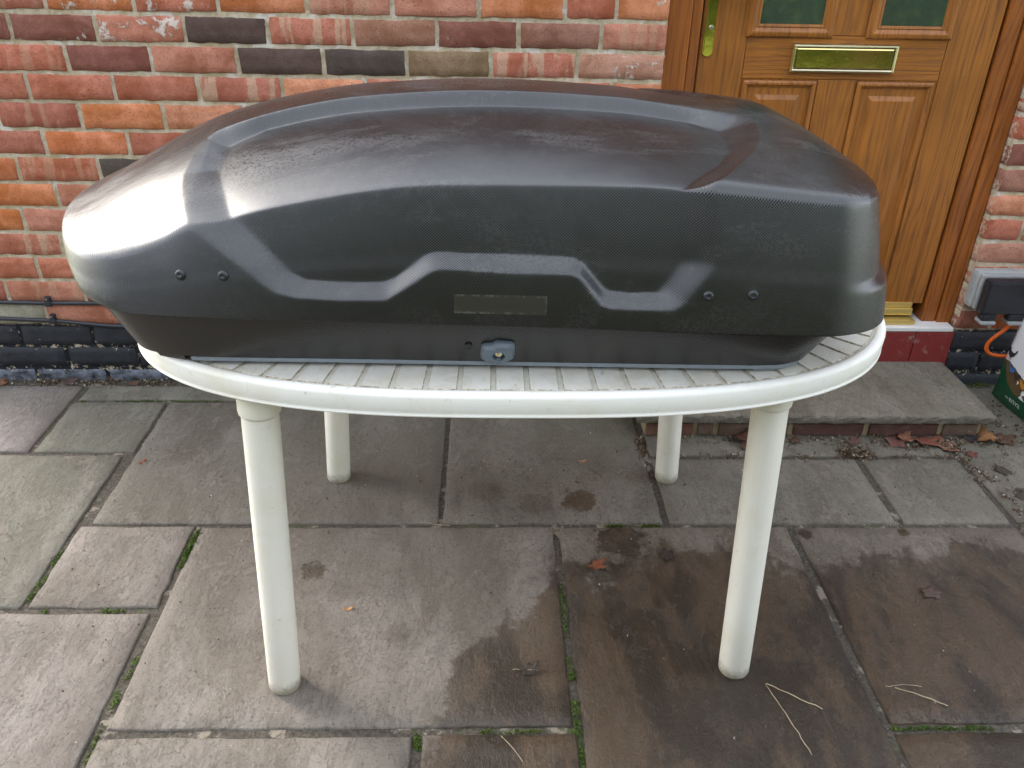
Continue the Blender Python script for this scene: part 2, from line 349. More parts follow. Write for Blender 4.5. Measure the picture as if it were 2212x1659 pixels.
def mat_lid():
    t = NT('textured_black_plastic'); p = t.pos(); uv = t.n('ShaderNodeUVMap', uv_map='weave').outputs[0]; s = t.sep(uv)
    k = 2 * math.pi / 0.0040
    a = t.math('MULTIPLY', t.math('SINE', t.math('MULTIPLY', s[0], k)), t.math('SINE', t.math('MULTIPLY', s[1], k)))
    sm = t.noise(p, 4.2, 6, .68, .6); sc = t.noise(t.mapping(p, (.35, 1, 1), rot=(0, .3, .4)), 45, 3, .6, .2); dust = t.noise(p, 420, 2, .6)
    nz = t.sep(t.n('ShaderNodeNewGeometry').outputs['Normal'])[2]
    up_ = t.step(nz, .1, .8)
    smudge = t.math('MULTIPLY', t.step(sm, .36, .80), t.math('ADD', .35, t.math('MULTIPLY', up_, .65)))
    c = t.mix(t.math('MULTIPLY', smudge, .15), (0.0075, 0.008, 0.009), (0.08, 0.081, 0.086))
    hz1 = t.noise(t.mapping(p, (.45, 1, 1)), 7.5, 7, .72, .5); haze = t.math('MULTIPLY', t.math('MULTIPLY', t.step(hz1, .47, .66), t.step(t.noise(p, 210, 4, .75), .36, .62)), t.math('ADD', .25, t.math('MULTIPLY', up_, .75)))
    c = t.mix(t.math('MULTIPLY', haze, .32), c, (.155, .15, .15))
    c = t.mix(t.math('MULTIPLY', t.step(sc, .66, .80), .07), c, (0.16, 0.16, 0.16))
    c = t.mix(t.math('MULTIPLY', t.step(dust, .77, .80), .45), c, (0.30, 0.28, 0.25))
    t.P('Base Color', c); t.P('Roughness', t.math('ADD', .26, t.math('ADD', t.math('MULTIPLY', smudge, .08), t.math('ADD', t.math('MULTIPLY', haze, .16), t.math('MULTIPLY', a, .05))))); t.P('Specular IOR Level', .85)
    t.bump(t.math('MULTIPLY', a, t.math('SUBTRACT', 1.0, t.math('MULTIPLY', up_, .8))), .5, .00042); return t.mat
def mat_tub():
    t = NT('grained_black_plastic'); p = t.pos(); a = t.noise(p, 330, 3, .7); sm = t.noise(p, 6, 5, .7, .4)
    c = t.mix(t.math('MULTIPLY', t.step(sm, .5, .7), .25), (0.0105, 0.0098, 0.009), (0.065, 0.056, 0.047))
    t.P('Base Color', c); t.P('Roughness', t.math('ADD', .20, t.math('MULTIPLY', sm, .10))); t.P('Specular IOR Level', .8); t.bump(a, .30, .0012); return t.mat
def mat_leafy(name, stops):
    t = NT(name); g = t.n('ShaderNodeNewGeometry'); c = t.ramp(g.outputs['Random Per Island'], stops)
    t.P('Base Color', c); t.P('Roughness', .55); t.P('Specular IOR Level', .3)
    tr = t.n('ShaderNodeBsdfTranslucent'); t.set(tr.inputs[0], c); ms = t.n('ShaderNodeMixShader'); t.set(ms.inputs[0], .35)
    t.set(ms.inputs[1], t.b.outputs[0]); t.set(ms.inputs[2], tr.outputs[0]); t.set(t.out.inputs[0], ms.outputs[0]); return t.mat
def mat_dry_leaf():
    t = NT('dry_leaf'); oi = t.n('ShaderNodeObjectInfo'); p = t.pos(); n = t.noise(p, 120, 5, .7)
    t.P('Base Color', t.mix(t.step(n, .3, .7), t.mix(1.0, oi.outputs['Color'], (.5, .45, .4), 'MULTIPLY'), oi.outputs['Color'])); t.P('Roughness', .7); t.bump(n, .5, .002); return t.mat
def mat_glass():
    t = NT('obscure_glass'); p = t.pos(); t.P('Base Color', (0.045, 0.068, 0.045)); t.P('Roughness', .03); t.P('Specular IOR Level', 1.0); t.P('Coat Weight', 1.0); t.P('Coat Roughness', .02); t.P('Coat IOR', 1.7)  # green-grey base stands in for the garden reflection and view indoors
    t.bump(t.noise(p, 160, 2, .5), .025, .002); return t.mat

MB_BRICK = mat_brick(); M_PBRICK = mat_brick(True); M_BMASS = mat_brick_mass(); M_MORTAR = mat_mortar()
M_WOODV = mat_wood('Z', name='oak_vertical'); M_WOODH = mat_wood('X', name='oak_horizontal'); M_FRAME = mat_wood('Z', (0.30, 0.095, 0.018), (0.14, 0.04, 0.008), 'oak_frame')
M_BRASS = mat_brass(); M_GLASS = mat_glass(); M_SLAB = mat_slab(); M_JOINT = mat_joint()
M_WHITE = mat_plastic_white('white_resin', (0.82, 0.805, 0.745), .65); M_LEG = mat_plastic_white('aged_white_resin', (0.80, 0.775, 0.68), .50)
M_TILE = mat_table_tile(); M_GROOVE = simple('dirty_groove', (0.60, 0.57, 0.48), .6, 0, .3, 60); t = NT('groove_grime'); t.P('Base Color', t.mix(t.step(t.noise(t.pos(), 85, 5, .75), .38, .62), (0.60, 0.57, 0.48), (0.27, 0.215, 0.14))); t.P('Roughness', .8); M_DIRT = t.mat
M_LID = mat_lid(); M_TUB = mat_tub(); M_STEEL = simple('steel', (.62, .6, .56), .28, 1.0, .1)
M_REFLFOOT = simple('edge_reflection_and_foot_grey', (0.21, 0.235, 0.27), .45, 0, .15, 60)  # grey paints the reflection along the tub's lower edge; also colours the right feet
M_LOCKP = simple('grey_lock_plastic', (0.125, 0.155, 0.185), .36, 0, .06, 20); M_RIVET = simple('black_rivet', (0.022, 0.024, 0.028), .35, 0, .1)
M_GOLD = simple('brass_key_core', (0.72, 0.50, 0.16), .25, 1.0, .1, 90)
t = NT('red_sill_paint'); p = t.pos(); n_ = t.noise(p, 28, 7, .75, .3); g_ = t.noise(p, 90, 5, .7)
t.P('Base Color', t.mix(t.step(n_, .56, .66), t.mix(g_, (0.15, 0.014, 0.014), (0.27, 0.030, 0.026)), t.mix(g_, (0.22, 0.10, 0.085), (0.36, 0.22, 0.19)))); t.P('Roughness', t.math('ADD', .4, t.math('MULTIPLY', n_, .4))); t.bump(t.math('ADD', n_, t.math('MULTIPLY', g_, .5)), .6, .004); M_RED = t.mat
M_WHITEPAINT = simple('white_paint', (.72, .72, .70), .45, 0, .12, 60, .2)
M_GOLDBAR = simple('gold_anodised_bar', (0.74, 0.55, 0.19), .35, .7, .15, 40)
M_SOCK = simple('socket_grey', (0.33, 0.345, 0.345), .5, 0, .25, 45); M_SOCKD = simple('socket_smoked_cover', (0.018, 0.019, 0.024), .30, 0, .5, 60)
M_CABLE = simple('black_cable', (0.022, 0.025, 0.032), .42, 0, .25, 80); M_CORD = simple('orange_cord', (0.75, 0.13, 0.012), .42, 0, .06, 40)
M_LAWN = simple('lawn_green', (0.20, 0.27, 0.055), .9, 0, .4, 6); M_ROOF = simple('roof_tile', (0.12, 0.06, 0.045), .85, 0, .3, 12)
M_LEAF = mat_leafy('hedge_leaf', [(0, (0.03, 0.06, 0.012)), (.45, (0.07, 0.13, 0.022)), (.8, (0.13, 0.19, 0.03)), (1, (0.24, 0.25, 0.04))])
M_BARK = simple('bark', (0.09, 0.065, 0.045), .9, 0, .4, 30); M_DRY = mat_dry_leaf()
M_STRAW = simple('straw', (0.42, 0.34, 0.22), .7, 0, .3, 90); M_MOSS = mat_leafy('moss', [(0, (0.030, 0.055, 0.008)), (.6, (0.07, 0.12, 0.012)), (1, (0.12, 0.19, 0.02))])
M_DEBRIS = mat_leafy('debris_bits', [(0, (0.05, 0.032, 0.02)), (.4, (0.11, 0.06, 0.035)), (.75, (0.20, 0.14, 0.08)), (.93, (0.34, 0.28, 0.2)), (1, (.6, .57, .5))])

# ------------------------------------------------------------------ ground and patio
g = MB(); g.box(-40, 40, -60, 40, -.30, -.060); lawn = g.build('ground', M_LAWN); tag(lawn, kind='structure')
g = MB(); nx, ny = 60, 60
bed = g.box(-4.2, 5.2, -5.2, .04, -.058, -.0055).build('patio', M_JOINT); tag(bed, kind='structure')
SL = [  # x0,x1,y0,y1, colour key
 (-1.88, -1.280, -.425, -.035, 'p'), (-1.275, -.40, -.137, -.035, 'g'), (-1.278, -.985, -.425, -.137, 'g'),
 (-.990, -.115, -.740, -.137, 'b'), (-.40, .456, -.137, -.01, 'g'), (-.115, .456, -.740, -.137, 'b'), (.456, 1.06, -.742, -.437, 'd'),
 (1.06, 1.358, -.742, -.437, 'd'), (.456, 1.358, -.437, -.30, 'd'), (1.358, 2.0, -.742, -.03, 'd'), (1.358, 2.0, -1.345, -.742, 'd'),
 (-1.62, -1.008, -1.030, -.425, 'g'), (-1.008, -.715, -1.030, -.736, 'm'), (-1.32, -.722, -1.65, -1.030, 'p2'),
 (-.715, .172, -1.345, -.740, 'm'), (.172, .768, -1.95, -.740, 'w'), (.768, 1.358, -1.345, -.742, 'w'),
 (-.722, -.128, -1.65, -1.345, 'm'), (-.128, .176, -1.65, -1.345, 'w'), (.770, 1.36, -1.65, -1.345, 'w'),
 (-2.2, -1.62, -1.030, -.425, 'b'), (-1.95, -1.32, -1.65, -1.030, 'm'), (1.36, 2.0, -1.65, -1.345, 'w'), (-2.5, -1.88, -.425, .0, 'g'), (2.0, 2.6, -.742, -.03, 'd'), (2.0, 2.6, -1.65, -.742, 'b')]
y = -1.65
gy = [-1.95, -2.55, -2.85, -3.45, -4.05, -4.65, -5.15]
SL += [(-2.5, -1.5, -1.95, -1.65, 'm'), (-1.5, -.6, -1.95, -1.65, 'b'), (-.6, .172, -1.95, -1.65, 'm'), (.768, 1.6, -1.95, -1.65, 'b'), (1.6, 2.6, -1.95, -1.65, 'm')]
for r in range(len(gy) - 1):
    x = -3.0 + .25 * (r % 2)
    while x < 3.4:
        wdt = rng.choice([.6, .9, .45]); SL.append((x, x + wdt, gy[r + 1], gy[r], rng.choice('gbmpd'))); x += wdt
CK = {'p': (.198, .170, .155), 'p2': (.192, .164, .141), 'g': (.158, .150, .116), 'b': (.162, .145, .114), 'm': (.182, .157, .130), 'd': (.160, .144, .114), 'w': (.150, .122, .094)}
def slab_mesh(x0, x1, y0, y1, seed):
    j = .0088
    x0 += j * rng.uniform(.6, 1.2); x1 -= j * rng.uniform(.6, 1.2); y0 += j * rng.uniform(.6, 1.2); y1 -= j * rng.uniform(.6, 1.2)
    nx = max(4, int((x1 - x0) / .035)); ny = max(4, int((y1 - y0) / .035)); V = []; Fc = []
    def hz(x, y): return .0028 * mnoise.noise(Vector((x * 7 + seed * 3, y * 9, seed))) + .0012 * mnoise.noise(Vector((x * 24, y * 24, seed)))
    gx = [x0, x0 + .004] + [x0 + (x1 - x0) * i / nx for i in range(1, nx)] + [x1 - .004, x1]; gy_ = [y0, y0 + .004] + [y0 + (y1 - y0) * i / ny for i in range(1, ny)] + [y1 - .004, y1]; nx += 2; ny += 2
    for j_ in range(ny + 1):
        for i in range(nx + 1):
            x = gx[i]; yy = gy_[j_]
            ex = i in (0, nx); ey = j_ in (0, ny)
            if i in (0, 1, nx - 1, nx): x += .004 * mnoise.noise(Vector((yy * 22, seed, 3)))
            if j_ in (0, 1, ny - 1, ny): yy += .004 * mnoise.noise(Vector((x * 22, seed, 9)))
            V.append((x, yy, hz(x, yy) - (.0030 if (ex or ey) else 0)))
    for j_ in range(ny):
        for i in range(nx):
            a = j_ * (nx + 1) + i; Fc.append((a, a + 1, a + nx + 2, a + nx + 1))
    ring = [i for i in range(nx + 1)] + [j_ * (nx + 1) + nx for j_ in range(1, ny + 1)] + [ny * (nx + 1) + i for i in range(nx - 1, -1, -1)] + [j_ * (nx + 1) for j_ in range(ny - 1, 0, -1)]
    b = len(V)
    for k in ring: V.append((V[k][0], V[k][1], -.03))
    for k in range(len(ring)):
        k2 = (k + 1) % len(ring); Fc.append((ring[k2], ring[k], b + k, b + k2))
    me = bpy.data.meshes.new('paving_slab'); me.from_pydata(V, [], Fc); me.update(); return me
for k, (x0, x1, y0, y1, ck) in enumerate(SL):
    o = link('paving_slab', slab_mesh(x0, x1, y0, y1, k * 1.37), M_SLAB, bed, True)
    c = CK[ck]; f = rng.uniform(.94, 1.07); o.color = (c[0] * f, c[1] * f, c[2] * f, 1)

# ------------------------------------------------------------------ house: walls of single bricks
house = empty('house', (0.6, 0, 0), 'red brick house wall with black painted base and oak front door', 'house')
WL, WR, DL, DR, WTOP = -1.80, 4.2, .482, 1.505, 2.20
mo = MB(); mo.box(WL + .01, DL - .006, .0048, .24, -.05, WTOP); mo.box(DR + .006, WR, .0048, .24, -.05, WTOP); mo.box(DL - .006, DR + .006, .006, .24, 2.05, WTOP)
mo.box(WL + .01, WR, .24, 4.0, -.05, WTOP)
wall = mo.build('wall', M_MORTAR, house)
def brick_variant(seed, w=.214, h=.0645, d=.05, nx=7, nz=3):
    r = random.Random(seed); V = []; Fc = []
    W, H = w / 2, h / 2; chip = [(r.choice((-1, 1)) * W, r.choice((-1, 1)) * H, r.uniform(.004, .010)) for _ in range(2)]
    def px(i, j, inset):
        x = -W + inset + (w - 2 * inset) * i / nx; z = -H + inset + (h - 2 * inset) * j / nz
        return x, z
    for j in range(nz + 1):
        for i in range(nx + 1):
            edge = i in (0, nx) or j in (0, nz)
            x, z = px(i, j, .0028)
            if edge: x += r.uniform(-.0022, .0016) * (1 if i else -1) * (1 if i in (0, nx) else .3); z += r.uniform(-.0022, .0022)
            yy = r.uniform(-.0012, .0012)
            for cx, cz, cr in chip:
                q = math.hypot(x - cx, z - cz)
                if q < cr: yy += (1 - q / cr) * .003
            V.append((x, yy, z))
    for j in range(nz):
        for i in range(nx):
            a = j * (nx + 1) + i; Fc.append((a, a + 1, a + nx + 2, a + nx + 1))
    ring = [i for i in range(nx + 1)] + [j * (nx + 1) + nx for j in range(1, nz + 1)] + [nz * (nx + 1) + i for i in range(nx - 1, -1, -1)] + [j * (nx + 1) for j in range(nz - 1, 0, -1)]
    b = len(V)
    for k in ring:
        x, yy, z = V[k]; sx = 1 if x > 0 else -1
        V.append((x + (.0025 if abs(x) > W - .006 else 0) * sx, yy + .0035, z + (.0025 if abs(z) > H - .006 else 0) * (1 if z > 0 else -1)))
    b2 = len(V)
    for k in range(len(ring)): x, yy, z = V[b + k]; V.append((x, d, z))
    n = len(ring)
    for k in range(n):
        k2 = (k + 1) % n; Fc.append((ring[k2], ring[k], b + k, b + k2)); Fc.append((b + k2, b + k, b2 + k, b2 + k2))
    me = bpy.data.meshes.new('brick'); me.from_pydata(V, [], Fc); me.update(); return me
BV = [brick_variant(i) for i in range(12)]; BVP = [brick_variant(100 + i) for i in range(6)]
BVR = [brick_variant(200 + i, d=.075) for i in range(4)]
for m in BV + BVR: m.materials.append(MB_BRICK); m.polygons.foreach_set('use_smooth', [True] * len(m.polygons))
for m in BVP: m.materials.append(M_PBRICK); m.polygons.foreach_set('use_smooth', [True] * len(m.polygons))
CB = {'R': (.42, .115, .050), 'r': (.36, .105, .056), 'O': (.56, .168, .048), 'o': (.55, .195, .088), 'P': (.48, .170, .095), 'D': (.105, .062, .048), 'd': (.25, .078, .048), 'K': (.085, .064, .050),
      'B': (.31, .130, .075), 'T': (.25, .155, .078), 'W': (.50, .225, .140), 'G': (.36, .33, .25), 'S': (.42, .125, .065)}
Z0 = 1.0925
# courses seen in the photograph: first joint x, then brick colours from the brick left of it
ROWS = {0: ([-1.148, -.921, -.704, -.473, -.252, -.026, .201, .338], 'rOROPPORO', '020030034'.replace('0', '0')),
 1: ([-1.252, -1.03, -.801, -.583, -.36, -.137, .08, .302], 'ddPDSBdBP', None), 2: ([-1.125, -.901, -.673, -.444, -.22, .007, .242], 'RdPDKTSW', None),
 3: ([-1.245, -1.016, -.789, -.561], 'RRRSo', None), 4: ([-1.35, -1.123, -.896], 'rrOo', None), 5: ([-1.239, -1.007], 'rOR', None), 6: ([-1.332, -1.106], 'ORK', None),
 7: ([-1.242], 'OP', None), 8: ([-1.356], 'OP', None), 9: ([-1.503, -1.266], 'RSR', None), 10: ([-1.354], 'RR', None), 11: ([-1.468, -1.234], 'rPR', None), 12: ([-1.367], 'GP', None), 13: ([-1.465, -1.24], 'KKK', None), 14: ([-1.337, -1.114], 'KKK', None), 15: ([-1.45], 'KK', None)}
ALPHA = {(0, 1): .62, (0, 2): .62, (0, 7): .45, (0, 8): .5, (1, 1): .52, (1, 2): .66, (1, 7): .38, (1, 8): .3, (2, 6): .42, (2, 7): .62, (0, 5): .3, (2, 0): .2, (1, 3): .34, (2, 3): .30, (2, 4): .36, (0, 3): .35, (1, 5): .3, (1, 6): .36}
brng = random.Random(21)
def place_brick(xa, xb, zc, key, alpha, rowi, depth=False):
    wdt = xb - xa - .0105
    if wdt < .012: return
    painted = rowi >= 13 and not (False)
    me = brng.choice(BVP if painted else (BVR if depth else BV))
    o = bpy.data.objects.new('brick', me); col.objects.link(o); o.parent = wall
    o.location = Vector(((xa + xb) / 2, brng.uniform(-.0018, .0018), zc)) - house.location - wall.location
    o.rotation_euler = (0, brng.uniform(-.006, .006), 0)
    o.scale = (wdt / .214 * brng.choice((1, 1, -1)) , 1, brng.uniform(.975, 1.02))
    if o.scale[0] < 0: o.scale[0] *= -1
    c = CB[key]; f = brng.uniform(.90, 1.10); o.color = (c[0] * f, c[1] * f * brng.uniform(.95, 1.05), c[2] * f, alpha)
    o['stripe'] = 1.0 if key == 'S' else (0.45 if key in 'RPr' and brng.random() < .25 else 0.0)
TOPROW = -5
mass = MB()
def mass_brick(xa, xb, zc, back=False):
    mass.box(xa + .0055, xb - .0055, brng.uniform(-.002, .002), .03, zc - .032, zc + .032)
for rowi in range(-17, 16):
    zt = Z0 - .075 * (rowi - 1) ; zc = zt - .0375
    if rowi == 15: zc = -.0
    if zc > WTOP - .03: continue
    if rowi in ROWS:
        js = list(ROWS[rowi][0]); keys = ROWS[rowi][1]
    else:
        js = [-1.14 + (.1125 if rowi % 2 else 0) + brng.uniform(-.012, .012)]; keys = ''
    first = js[0]; pre = []
    x = first
    while x - .225 > WL + .05: x -= .225; pre.append(x)
    nk = len(pre); js = pre[::-1] + js
    if js[0] - WL > .05: js = [WL] + js; nk += 1
    while js[-1] + .225 < DL - .02: js.append(js[-1] + .225)
    js.append(DL)
    if js[-1] - js[-2] < .06: js.pop(-2)
    for i in range(len(js) - 1):
        ki = i - (nk - 1)
        key = keys[ki] if keys and 0 <= ki < len(keys) else brng.choice('RRrROoPPBSROP' if rowi < 13 else 'K')
        al = ALPHA.get((rowi, ki), brng.choice((0, .1, .2, .28, .36)))
        if rowi >= 13: al = .95 if rowi == 15 else .05
        if rowi >= TOPROW: place_brick(js[i], js[i + 1], zc, key, al, rowi, js[i + 1] == DL)
        else: mass_brick(js[i], js[i + 1], zc)
    # right of the door
    x = DR; hdr = (rowi % 2 == 0); fst = True
    RK = {4: 'R', 5: 'd', 6: 'B', 7: 'W', 8: 'R', 9: 'W', 10: 'R', 11: 'r', 12: 'd'}
    while x < WR - .1:
        nxt = x + ((.105 if hdr else .215) if fst else .225); nxt = min(nxt + (.01 if fst else 0), WR)
        if rowi >= TOPROW and x < 2.3:
            key = RK.get(rowi, 'R') if fst else brng.choice('RRrOoPPdBW')
            if rowi == 7: key = 'o'
            place_brick(x, nxt, zc, key if rowi < 13 else 'K', brng.choice((0, .12, .25)) if rowi < 13 else .05, rowi, fst)
        else: mass_brick(x, nxt, zc)
        x = nxt; fst = False
o = mass.build('brickwork', M_BMASS, house); o['kind'] = 'stuff'
# left return wall of the house, lintel and roof (seen only in reflections)
ret = MB()
zc = 0.02
while zc < WTOP - .04:
    yy = .03 + (.11 if int(zc / .075) % 2 else 0)
    while yy < 3.8: ret.box(WL - .002, WL + .02, yy + .005, yy + .22, zc, zc + .064); yy += .225
    zc += .075
o = ret.build('return_brickwork', M_BMASS, house); o['kind'] = 'stuff'
lt = MB(); lt.box(DL - .12, DR + .12, -.008, .0042, 2.045, 2.19, .004); lt.build('lintel', M_WHITEPAINT, house)
rf = MB()
for k in range(14):
    y0 = -.05 + k * .30; z0 = WTOP + .02 + k * .19
    rf.add([(WL - .06, y0, z0), (WR + .2, y0, z0), (WR + .2, y0 + .34, z0 + .215), (WL - .06, y0 + .34, z0 + .215), (WL - .06, y0, z0 + .03), (WR + .2, y0, z0 + .03), (WR + .2, y0 + .34, z0 + .24), (WL - .06, y0 + .34, z0 + .24)],
           [(0, 1, 2, 3), (7, 6, 5, 4), (0, 4, 5, 1), (1, 5, 6, 2), (2, 6, 7, 3), (3, 7, 4, 0)])
rf.build('roof', M_ROOF, house)
gt = MB(); gt.box(WL - .05, WR + .15, -.11, -.006, WTOP - .05, WTOP + .015, .02); gt.build('gutter', M_CABLE, house)

# ------------------------------------------------------------------ door frame and door
FY = .040; LY = .058
fr = MB(); fr.box(DL, .548, FY, .16, .205, 2.04, .004); frame = fr.build('door_frame', M_FRAME, house)
def fpart(name, *a, mat=M_FRAME, bev=.004, par=None):
    m = MB(); m.box(*a, bev); return m.build(name, mat, par or frame)
fpart('stop_bead', .550, .578, FY + .010, .16, .205, 2.02)
fpart('jamb', 1.462, DR + .0035, FY - .004, .16, .192, 2.04)
fpart('jamb', 1.414, 1.459, FY + .004, .16, .192, 2.04, bev=.006)
fpart('head', .55, 1.46, FY, .16, 2.022, 2.043, mat=M_WOODH)
door = MB().box(.582, 1.408, LY, LY + .045, .262, 2.015, .003).build('door', M_WOODV, house)
def sub(mb, name, mat, smooth=False): return mb.build(name, mat, door, smooth)
# stiles and rails stand a hair proud, separated by fine scribed lines
PY = LY - .004
P1, P2 = (.719, .921), (1.045, 1.257); PT, PB = .938, .36
GT0 = 1.056
G1, G2 = (.705, .942), (1.037, 1.274)
def slabp(name, x0, x1, z0, z1, mat): sub(MB().box(x0, x1, PY, LY + .002, z0, z1, .0012), name, mat)
slabp('stile', .584, .7085, .264, 2.013, M_WOODV); slabp('stile', 1.271, 1.406, .264, 2.013, M_WOODV)
slabp('rail', .7105, 1.269, .9475, 1.060, M_WOODH); slabp('rail', .7105, 1.269, .264, .352, M_WOODH)
slabp('muntin', .929, 1.037, .354, .9455, M_WOODV); slabp('muntin', .944, 1.035, 1.062, 1.90, M_WOODV)
slabp('rail', .7105, 1.269, 1.902, 2.013, M_WOODH)
def sweep(x0, x1, z0, z1, prof):
    m = MB(); V = []; n = len(prof)
    for (cx, cz, sx, sz) in ((x0, z0, 1, 1), (x1, z0, -1, 1), (x1, z1, -1, -1), (x0, z1, 1, -1)):
        for ins, yy in prof: V.append((cx + sx * ins, yy, cz + sz * ins))
    Fc = []
    for k in range(4):
        k2 = (k + 1) % 4
        for i in range(n - 1): Fc.append((k * n + i, k * n + i + 1, k2 * n + i + 1, k2 * n + i))
    m.add(V, Fc); return m
for (x0, x1) in (P1, P2):
    pr = [(-.004, LY), (-.004, PY - .003), (.001, PY - .006), (.006, PY - .006), (.009, PY - .003), (.010, PY + .001), (.013, PY + .001), (.016, PY + .006), (.020, PY + .0085), (.023, PY + .010)]
    sub(sweep(x0, x1, PB, PT, pr), 'panel_moulding', M_WOODV)
    # raised and fielded panel
    rp = sweep(x0 + .021, x1 - .021, PB + .021, PT - .021, [(0, PY + .012), (.002, PY + .009), (.026, PY - .001), (.027, PY - .003)])
    a, b, c, d = x0 + .048, x1 - .048, PB + .048, PT - .048
    rp.add([(a, PY - .003, c), (b, PY - .003, c), (b, PY - .003, d), (a, PY - .003, d)], [(0, 1, 2, 3)])
    sub(rp, 'raised_panel', M_WOODV)
for (x0, x1) in (G1, G2):
    pr = [(-.001, LY), (-.001, PY - .004), (.003, PY - .010), (.010, PY - .012), (.014, PY - .012), (.024, PY - .007), (.027, PY - .009), (.031, PY - .008), (.034, PY - .002)]
    sub(sweep(x0, x1, GT0, 1.88, pr), 'glazing_moulding', M_WOODV)
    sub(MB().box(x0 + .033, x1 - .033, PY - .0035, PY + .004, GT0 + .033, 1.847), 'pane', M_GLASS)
# letter plate
lx0, lx1, lz0, lz1 = .838, 1.133, .966, 1.041
sub(sweep(lx0, lx1, lz0, lz1, [(0, PY), (0, PY - .010), (.002, PY - .014), (.006, PY - .015), (.009, PY - .012), (.010, PY - .008)]), 'letter_plate', simple('pale_brass', (.74, .67, .46), .22, 1.0, .12, 50))
lp = sweep(lx0 + .0105, lx1 - .0105, lz0 + .0105, lz1 - .0105, [(0, PY - .005), (.001, PY - .010), (.004, PY - .0112)])
lp.add([(lx0 + .0145, PY - .0112, lz0 + .0145), (lx1 - .0145, PY - .0112, lz0 + .0145), (lx1 - .0145, PY - .0102, lz1 - .0145), (lx0 + .0145, PY - .0102, lz1 - .0145)], [(0, 1, 2, 3)])
sub(lp, 'letter_flap', M_BRASS)
# lock plate with key cylinder and lever
def stadium(x0, x1, z0, z1, n=10):
    r = (x1 - x0) / 2; cx = (x0 + x1) / 2
    return [(cx + r * math.cos(a), z1 - r + r * math.sin(a)) for a in np.linspace(0, math.pi, n)] + [(cx + r * math.cos(a), z0 + r + r * math.sin(a)) for a in np.linspace(math.pi, 2 * math.pi, n)]
k = MB(); k.prism(stadium(.5885, .6165, 1.004, 1.245), PY, PY - .007, 'Y'); k.prism(stadium(.5915, .6135, 1.007, 1.242), PY - .007, PY - .0095, 'Y'); sub(k, 'lock_plate', M_BRASS)
k = MB(); k.prism(stadium(.5955, .6115, 1.050, 1.088), PY - .0095, PY - .012, 'Y'); sub(k, 'cylinder_rose', M_BRASS)
k = MB(); k.lathe([(.0062, 0), (.0062, .004), (.005, .005)], 16, Matrix.Translation((.6035, PY - .0115, 1.078)) @ Matrix.Rotation(R(90), 4, 'X')); k.box(.6028, .6042, PY - .0172, PY - .0160, 1.0745, 1.0815); sub(k, 'lock_cylinder', M_STEEL)
k = MB(); k.tube([(.6025, PY - .008, 1.168), (.6025, PY - .045, 1.168), (.606, PY - .052, 1.168), (.66, PY - .054, 1.166), (.72, PY - .050, 1.163)], [.009, .009, .009, .0085, .007], 10); sub(k, 'lever_handle', M_BRASS, True)
# weather bar and threshold
k = MB(); k.box(.60, 1.372, LY - .012, LY - .001, .254, .268, .002); k.box(.60, 1.372, LY - .022, LY - .0012, .229, .2525, .003); sub(k, 'weather_bar', M_GOLDBAR)
k = MB(); k.box(.56, 1.378, .012, .10, .206, .221, .003); k.build('threshold', M_GOLDBAR, house)
k = MB(); k.box(.49, 1.500, -.006, .14, .1905, .2045, .003); k.build('sill', M_WHITEPAINT, house)
rx = .482
for wd in (.225, .225, .225, .225, .13):
    k = MB(); k.box(rx + .001, min(rx + wd, 1.508) - .0005, -.004, .10, .055, .1885, .004); k.build('sill_brick', M_RED, house); rx += wd

# ------------------------------------------------------------------ doorstep
step = empty('doorstep', (.97, -.17, 0), 'low front doorstep of one buff stone slab on a brick course', 'doorstep')
def step_slab():
    x0, x1, y0, y1 = .438, 1.495, -.343, -.007; nx, ny = 60, 18; V = []; Fc = []
    for j in range(ny + 1):
        for i in range(nx + 1):
            x = x0 + (x1 - x0) * i / nx; y = y0 + (y1 - y0) * j / ny
            e = i in (0, nx) or j == 0
            if j == 0: y += .004 * mnoise.noise(Vector((x * 30, 2, 2)))
            V.append((x, y, .082 + .0012 * mnoise.noise(Vector((x * 8, y * 8, 5))) - (.003 if e else 0)))
    for j in range(ny):
        for i in range(nx): a = j * (nx + 1) + i; Fc.append((a, a + 1, a + nx + 2, a + nx + 1))
    ring = [i for i in range(nx + 1)] + [j * (nx + 1) + nx for j in range(1, ny + 1)] + [ny * (nx + 1) + i for i in range(nx - 1, -1, -1)] + [j * (nx + 1) for j in range(ny - 1, 0, -1)]
    prev = ring
    for lev, (zz, ins) in enumerate(((.074, -.002), (.064, -.0015), (.054, .001), (.0505, .006))):
        b = len(V)
        for k in ring:
            x, y, z = V[k]; V.append((x + (ins if x < .97 else -ins) * .5, y + (ins + .005 * mnoise.noise(Vector((x * 40, lev * 3, 1)))) * (1 if y < -.3 else 0), zz))
        n = len(ring); cur = list(range(b, b + n))
        for k in range(n): k2 = (k + 1) % n; Fc.append((prev[k2], prev[k], cur[k], cur[k2]))
        prev = cur
    Fc.append(tuple(prev))
    me = bpy.data.meshes.new('step_slab'); me.from_pydata(V, [], Fc); me.update(); return me
link('step_slab', step_slab(), M_SLAB, step).color = (.182, .162, .122, 1)
k = MB(); k.box(.468, 1.474, -.322, -.009, -.03, .050); k.build('step_mortar', simple('step_mortar', (.26, .215, .12), .95, 0, .4, 40, .6), step)
BS = [brick_variant(300 + i, h=.046) for i in range(5)]
x = .462
